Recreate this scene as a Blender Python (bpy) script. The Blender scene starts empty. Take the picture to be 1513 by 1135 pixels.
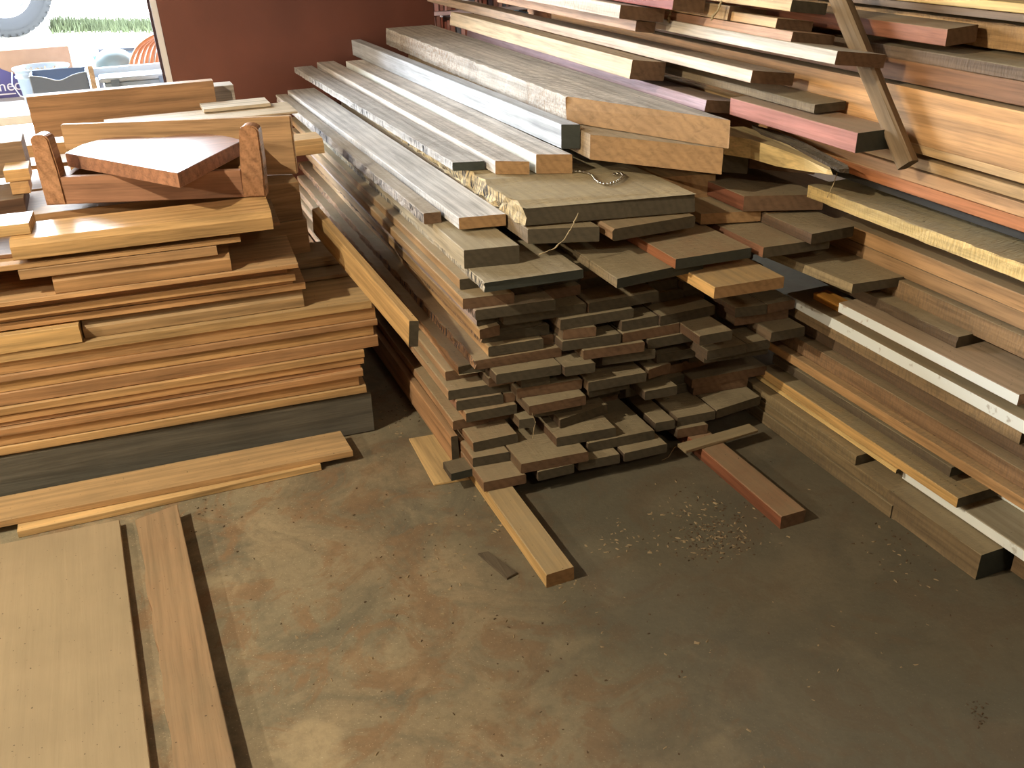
import bpy, bmesh, math, random
from mathutils import Vector, Matrix
C = bpy.context.scene.collection
RND = random.Random(7)

# ------------------------------------------------------------------ camera
CX, CY, F, CH = 756.5, 567.5, 1400.0, 1.5
def nrm(v):
    l = math.sqrt(sum(a*a for a in v)); return tuple(a/l for a in v)
def crs(a, b): return (a[1]*b[2]-a[2]*b[1], a[2]*b[0]-a[0]*b[2], a[0]*b[1]-a[1]*b[0])
def dot(a, b): return sum(x*y for x, y in zip(a, b))
yc = nrm((110.-CX, -130.-CY, F))
zc = nrm(crs(yc, (1, -.03, 0)))
if zc[1] > 0: zc = tuple(-a for a in zc)
xc = crs(yc, zc)
if xc[0] < 0: xc = tuple(-a for a in xc)
def ray(p):
    v = (p[0]-CX, p[1]-CY, F); return (dot(v, xc), dot(v, yc), dot(v, zc))
# real points read off the photograph: where a sight line meets a known plane
def onz(p, z):
    r = ray(p); t = (z-CH)/r[2]; return Vector((r[0]*t, r[1]*t, z))
def ony(p, y):
    r = ray(p); t = y/r[1]; return Vector((r[0]*t, y, CH+r[2]*t))
def onx(p, x):
    r = ray(p); t = x/r[0]; return Vector((x, r[1]*t, CH+r[2]*t))

cam = bpy.data.cameras.new('camera'); cam.sensor_width = 36; cam.lens = F/1513*36
cam.clip_start = .05; cam.clip_end = 200
co = bpy.data.objects.new('camera', cam); C.objects.link(co); bpy.context.scene.camera = co
# columns: camera right, up, back in world
R = Matrix(((xc[0], -xc[1], -xc[2]), (yc[0], -yc[1], -yc[2]), (zc[0], -zc[1], -zc[2])))
co.matrix_world = Matrix.Translation((0, 0, CH)) @ R.to_4x4()

# ------------------------------------------------------------------ materials
def lin(c):
    g = .3*c[0]+.59*c[1]+.11*c[2]; c = tuple(v+(g-v)*.18 for v in c)
    return tuple(((v/255)/12.92 if v/255 <= .04045 else ((v/255+.055)/1.055)**2.4) for v in c)
def mat(name):
    m = bpy.data.materials.new(name); m.use_nodes = True
    nt = m.node_tree; b = nt.nodes['Principled BSDF']; return m, nt, b
def N(nt, t, **k):
    n = nt.nodes.new(t)
    for a, v in k.items():
        if a.startswith('i_'):
            n.inputs[int(a[2:])].default_value = v
        else: setattr(n, a, v)
    return n
def mixc(nt, f, a, b, mode='MIX'):
    n = nt.nodes.new('ShaderNodeMix'); n.data_type = 'RGBA'; n.blend_type = mode
    for s, v in ((n.inputs[0], f), (n.inputs[6], a), (n.inputs[7], b)):
        if hasattr(v, 'is_linked') or hasattr(v, 'links'): nt.links.new(v, s)
        elif isinstance(v, (int, float)): s.default_value = v
        else: s.default_value = (*v, 1) if len(v) == 3 else v
    return n.outputs[2]
def ramp(nt, src, stops):
    r = nt.nodes.new('ShaderNodeValToRGB'); e = r.color_ramp.elements
    while len(e) < len(stops): e.new(.5)
    for q, (p, c) in zip(e, stops):
        q.position = p; q.color = (*c, 1) if not isinstance(c, (int, float)) else (c, c, c, 1)
    nt.links.new(src, r.inputs[0]); return r.outputs[0]
def mth(nt, op, a, b=None):
    n = nt.nodes.new('ShaderNodeMath'); n.operation = op
    for i, v in enumerate((a, b)):
        if v is None: continue
        if hasattr(v, 'links'): nt.links.new(v, n.inputs[i])
        else: n.inputs[i].default_value = v
    return n.outputs[0]

def wood(name, end=False, tint=None, rough=.62, saw=0, figure=1.0, sawc=None, sawsc=None, dusty=True, paint=None, dustc=(158, 140, 104), bump=.25, ax='y'):
    """tint: fixed colour, else the object's own colour; saw: dark saw marks across the board"""
    m, nt, b = mat(name); L = nt.links
    tc = N(nt, 'ShaderNodeTexCoord'); oi = N(nt, 'ShaderNodeObjectInfo')
    rv = N(nt, 'ShaderNodeVectorMath', operation='MULTIPLY_ADD'); rv.inputs[1].default_value = (7, 13, 5)
    L.new(oi.outputs['Random'], rv.inputs[0]); L.new(tc.outputs['Object'], rv.inputs[2])
    mp = N(nt, 'ShaderNodeMapping')
    mp.inputs['Scale'].default_value = (26, 26, 60) if end else ((34, 1.6, 34) if ax == 'y' else (1.6, 34, 34))
    L.new(rv.outputs[0], mp.inputs[0])
    n1 = N(nt, 'ShaderNodeTexNoise'); n1.inputs['Scale'].default_value = 1; n1.inputs['Detail'].default_value = 5
    n1.inputs['Roughness'].default_value = .65; n1.inputs['Distortion'].default_value = .9
    L.new(mp.outputs[0], n1.inputs['Vector'])
    mp2 = N(nt, 'ShaderNodeMapping'); mp2.inputs['Scale'].default_value = ((9, .55, 9) if ax == 'y' else (.55, 9, 9)) if not end else (12, 12, 12)
    L.new(rv.outputs[0], mp2.inputs[0])
    w = N(nt, 'ShaderNodeTexWave'); w.wave_type = 'RINGS'; w.rings_direction = 'Y' if ax == 'y' else 'X'; w.inputs['Scale'].default_value = 1.3
    w.inputs['Distortion'].default_value = 5; w.inputs['Detail'].default_value = 3; w.inputs['Detail Scale'].default_value = 1.2
    L.new(mp2.outputs[0], w.inputs['Vector'])
    n2 = N(nt, 'ShaderNodeTexNoise'); n2.inputs['Scale'].default_value = 5; n2.inputs['Detail'].default_value = 4
    L.new(rv.outputs[0], n2.inputs['Vector'])
    base = oi.outputs['Color'] if tint is None else None
    if tint is not None:
        rg = N(nt, 'ShaderNodeRGB'); rg.outputs[0].default_value = (*lin(tint), 1); base = rg.outputs[0]
    g = ramp(nt, n1.outputs['Fac'], [(.3, .5), (.5, .95), (.72, 1.18)])
    c = mixc(nt, .75*figure if figure < 1.3 else 1., base, g, 'MULTIPLY')
    g2 = ramp(nt, w.outputs['Fac'], [(0, .72), (.5, 1.), (1, 1.1)])
    c = mixc(nt, .55*min(figure, 1.5), c, g2, 'MULTIPLY')
    g3 = ramp(nt, n2.outputs['Fac'], [(.3, .72), (.55, 1.), (.75, 1.1)])
    c = mixc(nt, .6, c, g3, 'MULTIPLY')
    if not end:
        mpf = N(nt, 'ShaderNodeMapping'); mpf.inputs['Scale'].default_value = (190, 7, 190) if ax == 'y' else (7, 190, 190)
        L.new(rv.outputs[0], mpf.inputs[0])
        nf = N(nt, 'ShaderNodeTexNoise'); nf.inputs['Scale'].default_value = 1; nf.inputs['Detail'].default_value = 3; L.new(mpf.outputs[0], nf.inputs['Vector'])
        c = mixc(nt, .55*min(1, figure+.1), c, ramp(nt, nf.outputs['Fac'], [(.3, .62), (.5, 1.), (.7, 1.15)]), 'MULTIPLY')
    h = n1.outputs['Fac']
    if saw:
        mp3 = N(nt, 'ShaderNodeMapping'); mp3.inputs['Scale'].default_value = sawsc or ((40, 170, 40) if saw < .95 else (16, 150, 22))
        L.new(rv.outputs[0], mp3.inputs[0])
        n4 = N(nt, 'ShaderNodeTexNoise'); n4.inputs['Scale'].default_value = 1; n4.inputs['Detail'].default_value = 3; n4.inputs['Distortion'].default_value = .3
        L.new(mp3.outputs[0], n4.inputs['Vector'])
        n5 = N(nt, 'ShaderNodeTexNoise'); n5.inputs['Scale'].default_value = 3.2; L.new(rv.outputs[0], n5.inputs['Vector'])
        s = ramp(nt, n4.outputs['Fac'], [(.43, 1.), (.52, 0.)])
        k = mth(nt, 'MULTIPLY', s, ramp(nt, n5.outputs['Fac'], [(.38, .15), (.58, 1.)]))
        k = mth(nt, 'MULTIPLY', k, saw)
        c = mixc(nt, k, c, lin(sawc) if sawc else (lin((84, 72, 60)) if saw < .95 else lin((58, 56, 60))))
        h = mth(nt, 'ADD', h, mth(nt, 'MULTIPLY', n4.outputs['Fac'], 1.5))
    if paint:
        n6 = N(nt, 'ShaderNodeTexNoise'); n6.inputs['Scale'].default_value = 30; n6.inputs['Detail'].default_value = 5
        L.new(rv.outputs[0], n6.inputs['Vector'])
        c = mixc(nt, ramp(nt, n6.outputs['Fac'], [(.62, 0.), (.7, .6)]), lin(paint), c)
    if dusty:
        geo = N(nt, 'ShaderNodeNewGeometry'); sx = N(nt, 'ShaderNodeSeparateXYZ'); L.new(geo.outputs['Normal'], sx.inputs[0])
        up = ramp(nt, sx.outputs['Z'], [(.55, 0.), (.9, 1.)])
        nd = N(nt, 'ShaderNodeTexNoise'); nd.inputs['Scale'].default_value = 9; nd.inputs['Detail'].default_value = 6; nd.inputs['Roughness'].default_value = .7
        L.new(rv.outputs[0], nd.inputs['Vector'])
        f = mth(nt, 'MULTIPLY', up, ramp(nt, nd.outputs['Fac'], [(.2, .55), (.6, 1.)]))
        f = mth(nt, 'MULTIPLY', f, oi.outputs['Alpha'])
        c = mixc(nt, f, c, lin(dustc))
        # crumbs of bark and grit lying on the dusty tops
        nb = N(nt, 'ShaderNodeTexNoise'); nb.inputs['Scale'].default_value = 130; nb.inputs['Detail'].default_value = 1
        L.new(rv.outputs[0], nb.inputs['Vector'])
        f2 = mth(nt, 'MULTIPLY', up, ramp(nt, nb.outputs['Fac'], [(.745, 0.), (.78, .7)]))
        c = mixc(nt, f2, c, lin((52, 38, 28)))
    L.new(c, b.inputs['Base Color'])
    b.inputs['Roughness'].default_value = rough
    b.inputs['Specular IOR Level'].default_value = .35
    bp = N(nt, 'ShaderNodeBump'); bp.inputs['Strength'].default_value = bump; bp.inputs['Distance'].default_value = .004
    L.new(h, bp.inputs['Height']); L.new(bp.outputs[0], b.inputs['Normal'])
    return m
M = {}
M['wood_x'] = wood('cross_board_wood', ax='x')
M['varnish_x'] = wood('glossy_slab', ax='x', rough=.36, dusty=False, bump=.1)
M['speckle'] = None
M['wood'] = wood('planed_wood')
M['rough'] = wood('rough_sawn_wood', saw=.28, bump=.5, rough=.75)
M['speckle'] = wood('speckled_rough_edge', saw=.6, sawc=(150, 112, 78), sawsc=(75, 170, 75), bump=1., rough=.8)
M['saw'] = wood('saw_marked_edge', saw=1.0, bump=.9, rough=.8)
M['end'] = wood('end_grain', end=True, rough=.8, dusty=False)
M['end_dark'] = wood('dusty_end_grain', end=True, tint=(88, 78, 59), rough=.9, figure=.6, dusty=True, dustc=(158, 140, 104))
M['end_brown'] = wood('brown_end_grain', end=True, tint=(122, 90, 62), rough=.85, figure=.7)
M['end_char'] = wood('charcoal_sealed_end', end=True, tint=(62, 66, 58), rough=.6, figure=.35)
M['end_fresh'] = wood('fresh_sawn_end', end=True, tint=(174, 130, 80), rough=.8, figure=.7, dusty=False)
M['white'] = wood('white_painted_wood', rough=.5, figure=.3, paint=(232, 236, 230), dusty=True, bump=.1)
M['varnish'] = wood('varnished_wood', rough=.25, dusty=False)
M['varnish'].node_tree.nodes['Principled BSDF'].inputs['Specular IOR Level'].default_value = .7
M['varnish_x'].node_tree.nodes['Principled BSDF'].inputs['Specular IOR Level'].default_value = 1.
M['varnish_x'].node_tree.nodes['Principled BSDF'].inputs['Coat Weight'].default_value = .5
M['varnish_x'].node_tree.nodes['Principled BSDF'].inputs['Coat Roughness'].default_value = .38
M['varnish_x'].node_tree.nodes['Principled BSDF'].inputs['Coat IOR'].default_value = 1.8
M['ply'] = wood('smooth_plywood', figure=.2)
M['bark'] = wood('bark', tint=(92, 76, 58), saw=.6, bump=1.5, rough=.95)
M['dull'] = wood('weathered_wood', rough=.9, saw=0, bump=.5, figure=.8)

def plain(name, c, rough=.6, metal=0, noise=0, sc=20):
    m, nt, b = mat(name); b.inputs['Roughness'].default_value = rough; b.inputs['Metallic'].default_value = metal
    if noise:
        tc = N(nt, 'ShaderNodeTexCoord'); n = N(nt, 'ShaderNodeTexNoise'); n.inputs['Scale'].default_value = sc; n.inputs['Detail'].default_value = 5
        nt.links.new(tc.outputs['Object'], n.inputs['Vector'])
        o = ramp(nt, n.outputs['Fac'], [(.3, 1-noise), (.7, 1+noise*.3)])
        nt.links.new(mixc(nt, 1., lin(c), o, 'MULTIPLY'), b.inputs['Base Color'])
    else: b.inputs['Base Color'].default_value = (*lin(c), 1)
    return m
M['steel'] = plain('bead_chain_steel', (200, 195, 180), .2, 1)
M['lint'] = plain('dusty_lint', (176, 152, 108), .95)
M['chip'] = plain('wood_chip', (158, 132, 92), .9, noise=.3)
M['crumb'] = plain('bark_crumb', (92, 68, 42), .95, noise=.4, sc=60)

# ------------------------------------------------------------------ objects
def obj(name, verts, faces, mats, parent=None, smooth=False, mi=None):
    me = bpy.data.meshes.new(name); me.from_pydata([tuple(v) for v in verts], [], faces); me.update()
    for m in (mats if isinstance(mats, (list, tuple)) else [mats]): me.materials.append(m)
    if mi:
        for p, i in zip(me.polygons, mi): p.material_index = i
    if smooth:
        for p in me.polygons: p.use_smooth = True
    o = bpy.data.objects.new(name, me); C.objects.link(o)
    if parent: o.parent = parent
    return o
def tag(o, label=None, cat=None, group=None, kind=None):
    if label: o['label'] = label
    if cat: o['category'] = cat
    if group: o['group'] = group
    if kind: o['kind'] = kind
    return o
def empty(name, loc, label, cat, group=None, rz=0):
    o = bpy.data.objects.new(name, None); C.objects.link(o); o.location = loc; o.rotation_euler = (0, 0, rz)
    o.empty_display_size = .05
    return tag(o, label, cat, group)

SIZES = []
def plank(name, label, P, yaw, w, L, t, col, dust=.5, skew=0, mats=('wood', 'end', None), pitch=0, ragged=0,
          group=None, ch=.0015, wob=.0008, roll=0, parent=None, taper=0, cat='board', bevel_top=0):
    """a board: local x across, y along (away from its near end), z up; the origin is its near, left, bottom corner"""
    r = random.Random(int(abs(P[0]*7919+P[1]*104729+P[2]*1299709)))
    c = min(ch, t*.3, w*.3)
    n = max(3, int(L/.22)) if not ragged else max(8, int(L/.035))
    V = []; Fc = []; MI = []
    bt = bevel_top
    sec = [(c, 0), (w-c, 0), (w, c), (w, t-c), (w-c, t), (c+bt, t), (0, t-c-bt*1.2), (0, c)]
    if ragged: sec = [(c, 0), (w-c, 0), (w, c), (w, t-c), (w-c, t), (c, t), (0, t-c), (0, t*.5), (0, c)]
    ns = len(sec)
    for i in range(n+1):
        y = L*i/n
        k = 1-(1-y/L)*taper
        for j, (x, z) in enumerate(sec):
            dx = r.uniform(-wob, wob); dz = r.uniform(-wob, wob)*.6
            if ragged and x < w*.25: dx = r.uniform(-ragged, ragged*.2); dz = r.uniform(-ragged, ragged)*.35
            yy = y + (skew*x/w if i < n/2 else 0)
            if i == 0 and ragged: yy += r.uniform(0, ragged)
            V.append((x*k+dx if k != 1 else x+dx, yy, z+dz))
    for i in range(n):
        for j in range(ns):
            a = i*ns+j; b2 = i*ns+(j+1) % ns
            Fc.append((a, b2, b2+ns, a+ns))
            left = (j >= 6) if not ragged else (j >= 6)
            if bt and j == 5: left = True
            MI.append(2 if left and j < ns-1 else 0)
    Fc.append(tuple(range(ns-1, -1, -1))); MI.append(1)
    Fc.append(tuple(n*ns+j for j in range(ns))); MI.append(1)
    m = [M[mats[0]], M[mats[1]], M[mats[2] or mats[0]]]
    o = obj(name, V, Fc, m, parent, mi=MI)
    o.matrix_world = Matrix.Translation(P) @ Matrix.Rotation(yaw, 4, 'Z') @ Matrix.Rotation(pitch, 4, 'X') @ Matrix.Rotation(roll, 4, 'Y')
    k = r.uniform(.93, 1.07)
    o.color = (*[v*k for v in lin(col)], dust)
    if label: tag(o, label, cat, group)
    return o

def tube(name, pts, rad, m, parent=None, seg=6, close=False):
    V = []; Fc = []; n = len(pts)
    for i, p in enumerate(pts):
        p = Vector(p)
        a = Vector(pts[(i-1) % n if close else max(i-1, 0)]); b2 = Vector(pts[(i+1) % n if close else min(i+1, n-1)])
        d = (b2-a).normalized(); u = d.cross(Vector((0, 0, 1)))
        if u.length < .05: u = d.cross(Vector((1, 0, 0)))
        u.normalize(); v = d.cross(u)
        rr = rad[i] if isinstance(rad, (list, tuple)) else rad
        for s in range(seg):
            t = 2*math.pi*s/seg; V.append(p+(u*math.cos(t)+v*math.sin(t))*rr)
    for i in range(n if close else n-1):
        for s in range(seg):
            a = i*seg+s; b2 = i*seg+(s+1) % seg; j = ((i+1) % n)*seg
            Fc.append((a, b2, j+(s+1) % seg, j+s))
    if not close:
        Fc.append(tuple(range(seg-1, -1, -1))); Fc.append(tuple((n-1)*seg+s for s in range(seg)))
    return obj(name, V, Fc, m, parent, smooth=True)
def lathe(name, prof, m, parent=None, seg=40, axis='Z', loc=(0, 0, 0), smooth=True, mi=None):
    V = []; Fc = []; n = len(prof)
    for s in range(seg):
        t = 2*math.pi*s/seg
        for r, z in prof:
            p = (r*math.cos(t), r*math.sin(t), z)
            if axis == 'Y': p = (p[0], p[2], p[1])
            if axis == 'X': p = (p[2], p[0], p[1])
            V.append((p[0]+loc[0], p[1]+loc[1], p[2]+loc[2]))
    for s in range(seg):
        for i in range(n-1):
            a = s*n+i; b2 = ((s+1) % seg)*n+i; Fc.append((a, b2, b2+1, a+1))
    return obj(name, V, Fc, m, parent, smooth=smooth)
def boxm(name, x0, x1, y0, y1, z0, z1, m, parent=None, bev=.003):
    bm = bmesh.new(); bmesh.ops.create_cube(bm, size=1)
    for v in bm.verts: v.co = Vector(((x0+x1)/2+v.co.x*(x1-x0), (y0+y1)/2+v.co.y*(y1-y0), (z0+z1)/2+v.co.z*(z1-z0)))
    if bev: bmesh.ops.bevel(bm, geom=bm.edges[:], offset=bev, segments=2, affect='EDGES')
    me = bpy.data.meshes.new(name); bm.to_mesh(me); bm.free(); me.materials.append(m)
    o = bpy.data.objects.new(name, me); C.objects.link(o)
    if parent: o.parent = parent
    return o
def poly(name, outline, z0, z1, mats, parent=None, bev=.002, mi_side=1):
    """outline (x,y) extruded from z0 to z1"""
    bm = bmesh.new()
    lo = [bm.verts.new((x, y, z0)) for x, y in outline]; hi = [bm.verts.new((x, y, z1)) for x, y in outline]
    bm.faces.new(hi); bm.faces.new(lo[::-1]); n = len(outline)
    for i in range(n):
        f = bm.faces.new((lo[i], lo[(i+1) % n], hi[(i+1) % n], hi[i])); f.material_index = mi_side
    bmesh.ops.recalc_face_normals(bm, faces=bm.faces[:])
    if bev:
        bmesh.ops.bevel(bm, geom=[e for e in bm.edges if abs(e.verts[0].co.z-e.verts[1].co.z) < 1e-6], offset=bev, segments=2, affect='EDGES')
    me = bpy.data.meshes.new(name); bm.to_mesh(me); bm.free()
    for m in mats: me.materials.append(m)
    o = bpy.data.objects.new(name, me); C.objects.link(o)
    if parent: o.parent = parent
    return o

# ------------------------------------------------------------------ floor
def floor_mat():
    m, nt, b = mat('stained_concrete'); L = nt.links
    tc = N(nt, 'ShaderNodeTexCoord')
    def noise(sc, det=6, ro=.6, dist=0, off=(0, 0, 0), sca=(1, 1, 1)):
        mp = N(nt, 'ShaderNodeMapping'); mp.inputs['Location'].default_value = off; mp.inputs['Scale'].default_value = sca
        L.new(tc.outputs['Object'], mp.inputs[0])
        n = N(nt, 'ShaderNodeTexNoise'); n.inputs['Scale'].default_value = sc; n.inputs['Detail'].default_value = det
        n.inputs['Roughness'].default_value = ro; n.inputs['Distortion'].default_value = dist
        L.new(mp.outputs[0], n.inputs['Vector']); return n.outputs['Fac']
    c = mixc(nt, ramp(nt, noise(1.6, 5, .55, .4), [(.35, 0.), (.65, 1.)]), lin((160, 136, 100)), lin((136, 127, 99)))
    c = mixc(nt, ramp(nt, noise(3.3, 7, .7, .8, (3, 1, 0)), [(.46, 0.), (.64, .85)]), c, lin((108, 100, 80)))
    c = mixc(nt, ramp(nt, noise(5.5, 7, .68, 1.2, (9, 4, 0)), [(.50, 0.), (.58, .7)]), c, lin((142, 106, 70)))
    c = mixc(nt, ramp(nt, noise(4.2, 6, .6, .6, (21, 7, 0)), [(.56, 0.), (.68, .5)]), c, lin((190, 166, 124)))
    c = mixc(nt, ramp(nt, noise(40, 4, .7, .3), [(.45, 0.), (.75, .35)]), c, lin((90, 80, 60)))
    c = mixc(nt, ramp(nt, noise(190, 2, .5), [(.64, 0.), (.72, .6)]), c, lin((196, 176, 138)))
    # lamp falloff painted into the floor colour, darker towards the right-hand pile
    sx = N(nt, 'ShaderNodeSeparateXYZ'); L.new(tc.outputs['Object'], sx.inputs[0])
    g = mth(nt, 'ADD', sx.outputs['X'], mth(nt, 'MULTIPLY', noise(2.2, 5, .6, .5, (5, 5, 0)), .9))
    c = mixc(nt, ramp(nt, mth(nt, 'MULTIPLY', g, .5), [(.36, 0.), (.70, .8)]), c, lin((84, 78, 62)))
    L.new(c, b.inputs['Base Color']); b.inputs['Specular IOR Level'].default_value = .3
    L.new(ramp(nt, noise(6, 4), [(.3, .55), (.7, .85)]), b.inputs['Roughness'])
    bp = N(nt, 'ShaderNodeBump'); bp.inputs['Strength'].default_value = .35; bp.inputs['Distance'].default_value = .004
    L.new(noise(55, 6, .7), bp.inputs['Height']); L.new(bp.outputs[0], b.inputs['Normal'])
    return m
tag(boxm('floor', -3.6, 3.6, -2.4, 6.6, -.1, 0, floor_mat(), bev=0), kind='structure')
M['wall'] = plain('rough_brown_boards', (96, 72, 50), .9, noise=.4, sc=6)
M['ceil'] = plain('dark_rafters', (70, 54, 40), .9, noise=.3, sc=4)
tag(boxm('ceiling', -3.6, 3.6, -2.4, 6.6, 3.4, 3.5, M['ceil'], bev=0), kind='structure')
tag(boxm('wall_right', 3.5, 3.6, -2.4, 6.6, 0, 3.4, M['wall'], bev=0), kind='structure')
tag(boxm('wall_left', -3.6, -3.5, -2.4, 6.6, 0, 3.4, M['wall'], bev=0), kind='structure')
tag(boxm('wall_front', -3.5, 3.5, -2.4, -2.3, 0, 3.4, M['wall'], bev=0), kind='structure')
tag(boxm('wall_back', 1.55, 3.5, 6.5, 6.6, 0, 3.4, M['wall'], bev=0), kind='structure')
tag(boxm('trim_1', -3.5, 1.55, 6.5, 6.6, 3.05, 3.4, M['wall'], bev=0), kind='structure')

# ------------------------------------------------------------------ helper placements
def PX(label, X, LT, LB, RT, far, col, zs=None, L=None, **k):
    """a board whose long left face stands on the plane x = X"""
    A = onx(LT, X); z1 = A.z; z0 = ony(LB, A.y).z
    if zs: z0, z1 = zs; A = onx(LT, X)
    roll = 0; skew = 0
    if isinstance(RT, (int, float)): w = RT
    else:
        q = onz(RT, z1); w = max(q.x-X, .03); skew = max(-.12, min(.12, q.y-A.y))
        if q.y-A.y < -.05:
            # this board lies tipped over sideways: both upper corners share one distance
            q = ony(RT, A.y); w = math.hypot(q.x-X, q.z-z1); roll = min(.14, max(0, math.atan2(z1-q.z, q.x-X))); skew = 0
        if X < 1.7: w = min(w, 1.735-X, .15)
    Yf = A.y+L if L else (onx(far, X).y if not isinstance(far, (int, float)) else far)
    return plank('plank', label, (X, A.y, z0), 0, w, Yf-A.y, z1-z0, col, skew=skew, roll=roll, **k)
def PZ(label, z1, LT, t, RT, L, col, yaw=0, **k):
    A = onz(LT, z1); q = onz(RT, z1); d = Vector((math.cos(yaw), math.sin(yaw), 0)); e = Vector((-d.y, d.x, 0)); v = q-A
    w = v.dot(d); s = v.dot(e)
    return plank('plank', label, (A.x, A.y, z1-t), yaw, w, L, t, col, skew=s, **k)

ORD = ['zeroth', 'first', 'second', 'third', 'fourth', 'fifth', 'sixth', 'seventh', 'eighth', 'ninth', 'tenth', 'eleventh', 'twelfth', 'thirteenth',
       'fourteenth', 'fifteenth', 'sixteenth', 'seventeenth', 'eighteenth', 'nineteenth', 'twentieth', 'twenty-first', 'twenty-second']
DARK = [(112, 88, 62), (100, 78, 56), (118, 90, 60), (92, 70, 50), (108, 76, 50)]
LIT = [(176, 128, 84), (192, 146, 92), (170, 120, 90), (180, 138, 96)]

# ------------------------------------------------------------------ middle stack: rows of end-on boards
PITCH = .0315; Z0 = .042
def zk(k): return Z0+PITCH*k
rows = {
 0: [((714.7, 727), (777.5, 714.3)), ((795, 711), (848, 699)), ((855, 696), (916, 684)), ((922.4, 683), (985.2, 668.6)), ((1000, 648), (1045, 640))],
 1: [((698.6, 690.5), (765, 678)), ((770, 700), (869, 681)), ((869, 668.6), (966.7, 648.7)), ((968, 638), (997, 633)), ((1000, 631), (1056.5, 619.6)), ((1058, 619), (1122.6, 598))],
 2: [((700, 668), (765, 654)), ((822.6, 660.6), (910, 644.8)), ((1024, 585), (1104, 571))],
 3: [((670, 636), (722, 625)), ((722, 624), (755, 617)), ((767, 634), (790, 631)), ((828, 633.5), (895, 608)), ((1022, 574), (1132, 553))],
 4: [((689, 624.5), (764, 610.6)), ((790, 617), (860, 605)), ((953, 592), (1000.4, 583))],
 5: [((675, 607), (744, 596)), ((782, 614.6), (865.6, 598)), ((870, 588), (930, 574))],
 6: [((663, 591.5), (761.6, 576)), ((764, 589), (860, 574)), ((869, 579), (955, 563.7)), ((958, 560), (990, 550))],
 7: [((659, 563), (706, 555)), ((770, 574), (812, 567)), ((970, 538), (1026, 528)), ((1040, 537), (1136, 524))],
 8: [((679, 555), (720, 549)), ((734, 568), (832, 552.5)), ((834.5, 556.5), (879.5, 550)), ((890, 540), (968, 530)), ((1044, 533), (1103, 521.6)), ((1103, 521), (1137, 515))],
 9: [((704.8, 547.4), (829.7, 527)), ((862, 532), (955, 521.6)), ((957, 516), (1031, 503)), ((1138, 506), (1188, 496.5))],
 10: [((722, 527.6), (802.6, 515)), ((831, 519), (918, 508)), ((920, 507), (1020, 488)), ((1033, 511), (1081, 502)), ((1085, 482), (1164, 470))],
 11: [((713.4, 508.4), (813, 494.5)), ((832, 502), (881, 497)), ((918, 490), (975, 480)), ((975, 482), (1055, 465)), ((1085, 470), (1132, 464)), ((1133, 463.5), (1175, 456))],
 12: [((735, 490), (800, 480)), ((828, 488), (936, 470))],
 13: [((744.4, 481), (866, 462.6)), ((870, 463), (973, 445))],
 14: [((702.8, 474), (823, 459.5))],
 15: [((684, 457.5), (760, 448))],
 16: [((679.7, 428.4), (712, 424))]}
for k in range(17):
    z = zk(k)
    L = []
    for a, b in rows.get(k, []):
        p = onz(a, z); q = onz(b, z)
        L.append([p.x, q.x, p.y, max(-.025, min(.025, q.y-p.y)), 1])
    L.sort()
    for i in range(len(L)-1):
        if L[i][1] > L[i+1][0]-.002: L[i][1] = L[i+1][0]-.002
    xr = 1.60+.14*min(1, k/9)
    if k == 16: xr = 1.33
    xl = {12: .80, 13: .80, 15: .78, 16: .79}.get(k, .8)
    r = random.Random(k*31+5); ext = []
    cur = min(xl, L[0][0]) if L else xl
    for a in L+[[xr, xr, 0, 0, 0]]:
        while a[0]-cur > .035:
            w = min(r.uniform(.09, .15), a[0]-cur)
            if a[0]-cur-w < .035: w = a[0]-cur
            ext.append([cur+.002, cur+w-.002, (2.27 if k < 14 else 2.3)+r.uniform(-.03, .03) if k > 1 else 2.2+r.uniform(0, .03), r.uniform(-.008, .008), 0]); cur += w
        cur = max(cur, a[1])
    L = sorted(L+ext)
    for i, (x0, x1, y, s, vis) in enumerate(L):
        x1 = min(x1, 1.752)
        if x1-x0 < .025: continue
        first = (i == 0)
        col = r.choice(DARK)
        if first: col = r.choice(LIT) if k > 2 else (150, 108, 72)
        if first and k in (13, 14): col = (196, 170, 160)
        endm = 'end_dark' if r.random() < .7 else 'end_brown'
        t = PITCH-.0012
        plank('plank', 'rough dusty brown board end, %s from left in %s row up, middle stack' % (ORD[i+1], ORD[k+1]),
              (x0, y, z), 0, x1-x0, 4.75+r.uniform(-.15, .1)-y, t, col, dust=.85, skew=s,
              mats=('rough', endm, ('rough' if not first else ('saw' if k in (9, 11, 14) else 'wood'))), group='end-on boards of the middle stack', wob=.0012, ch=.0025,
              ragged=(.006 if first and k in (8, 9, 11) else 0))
# thin packing slat across, and the small stub on the left
A = onz((999.7, 648), .041); B = onz((1106.7, 629.5), .041)
plank('plank', 'thin pale slat lying crosswise at the bottom right front of the middle stack', (B.x, B.y-.045, .0408), math.pi/2+.05, .045, .26, .010, (150, 126, 88), dust=.7, group=None)
# runners on the floor under the middle stack
plank('wooden_runner', 'pale tan timber runner sticking out on the floor from under the middle stack', (.741, 1.676, 0), 0, .075, 2.9, .0405, (206, 160, 92), dust=.75, skew=.002,
      mats=('wood', 'end_fresh', None), cat='timber', ch=.002)
plank('wooden_runner', 'reddish brown timber runner sticking out on the floor from under the middle stack', (1.40, 1.64, 0), 0, .078, 2.9, .0405, (150, 84, 52), dust=.6,
      mats=('wood', 'end_brown', None), cat='timber', ch=.002)

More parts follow.
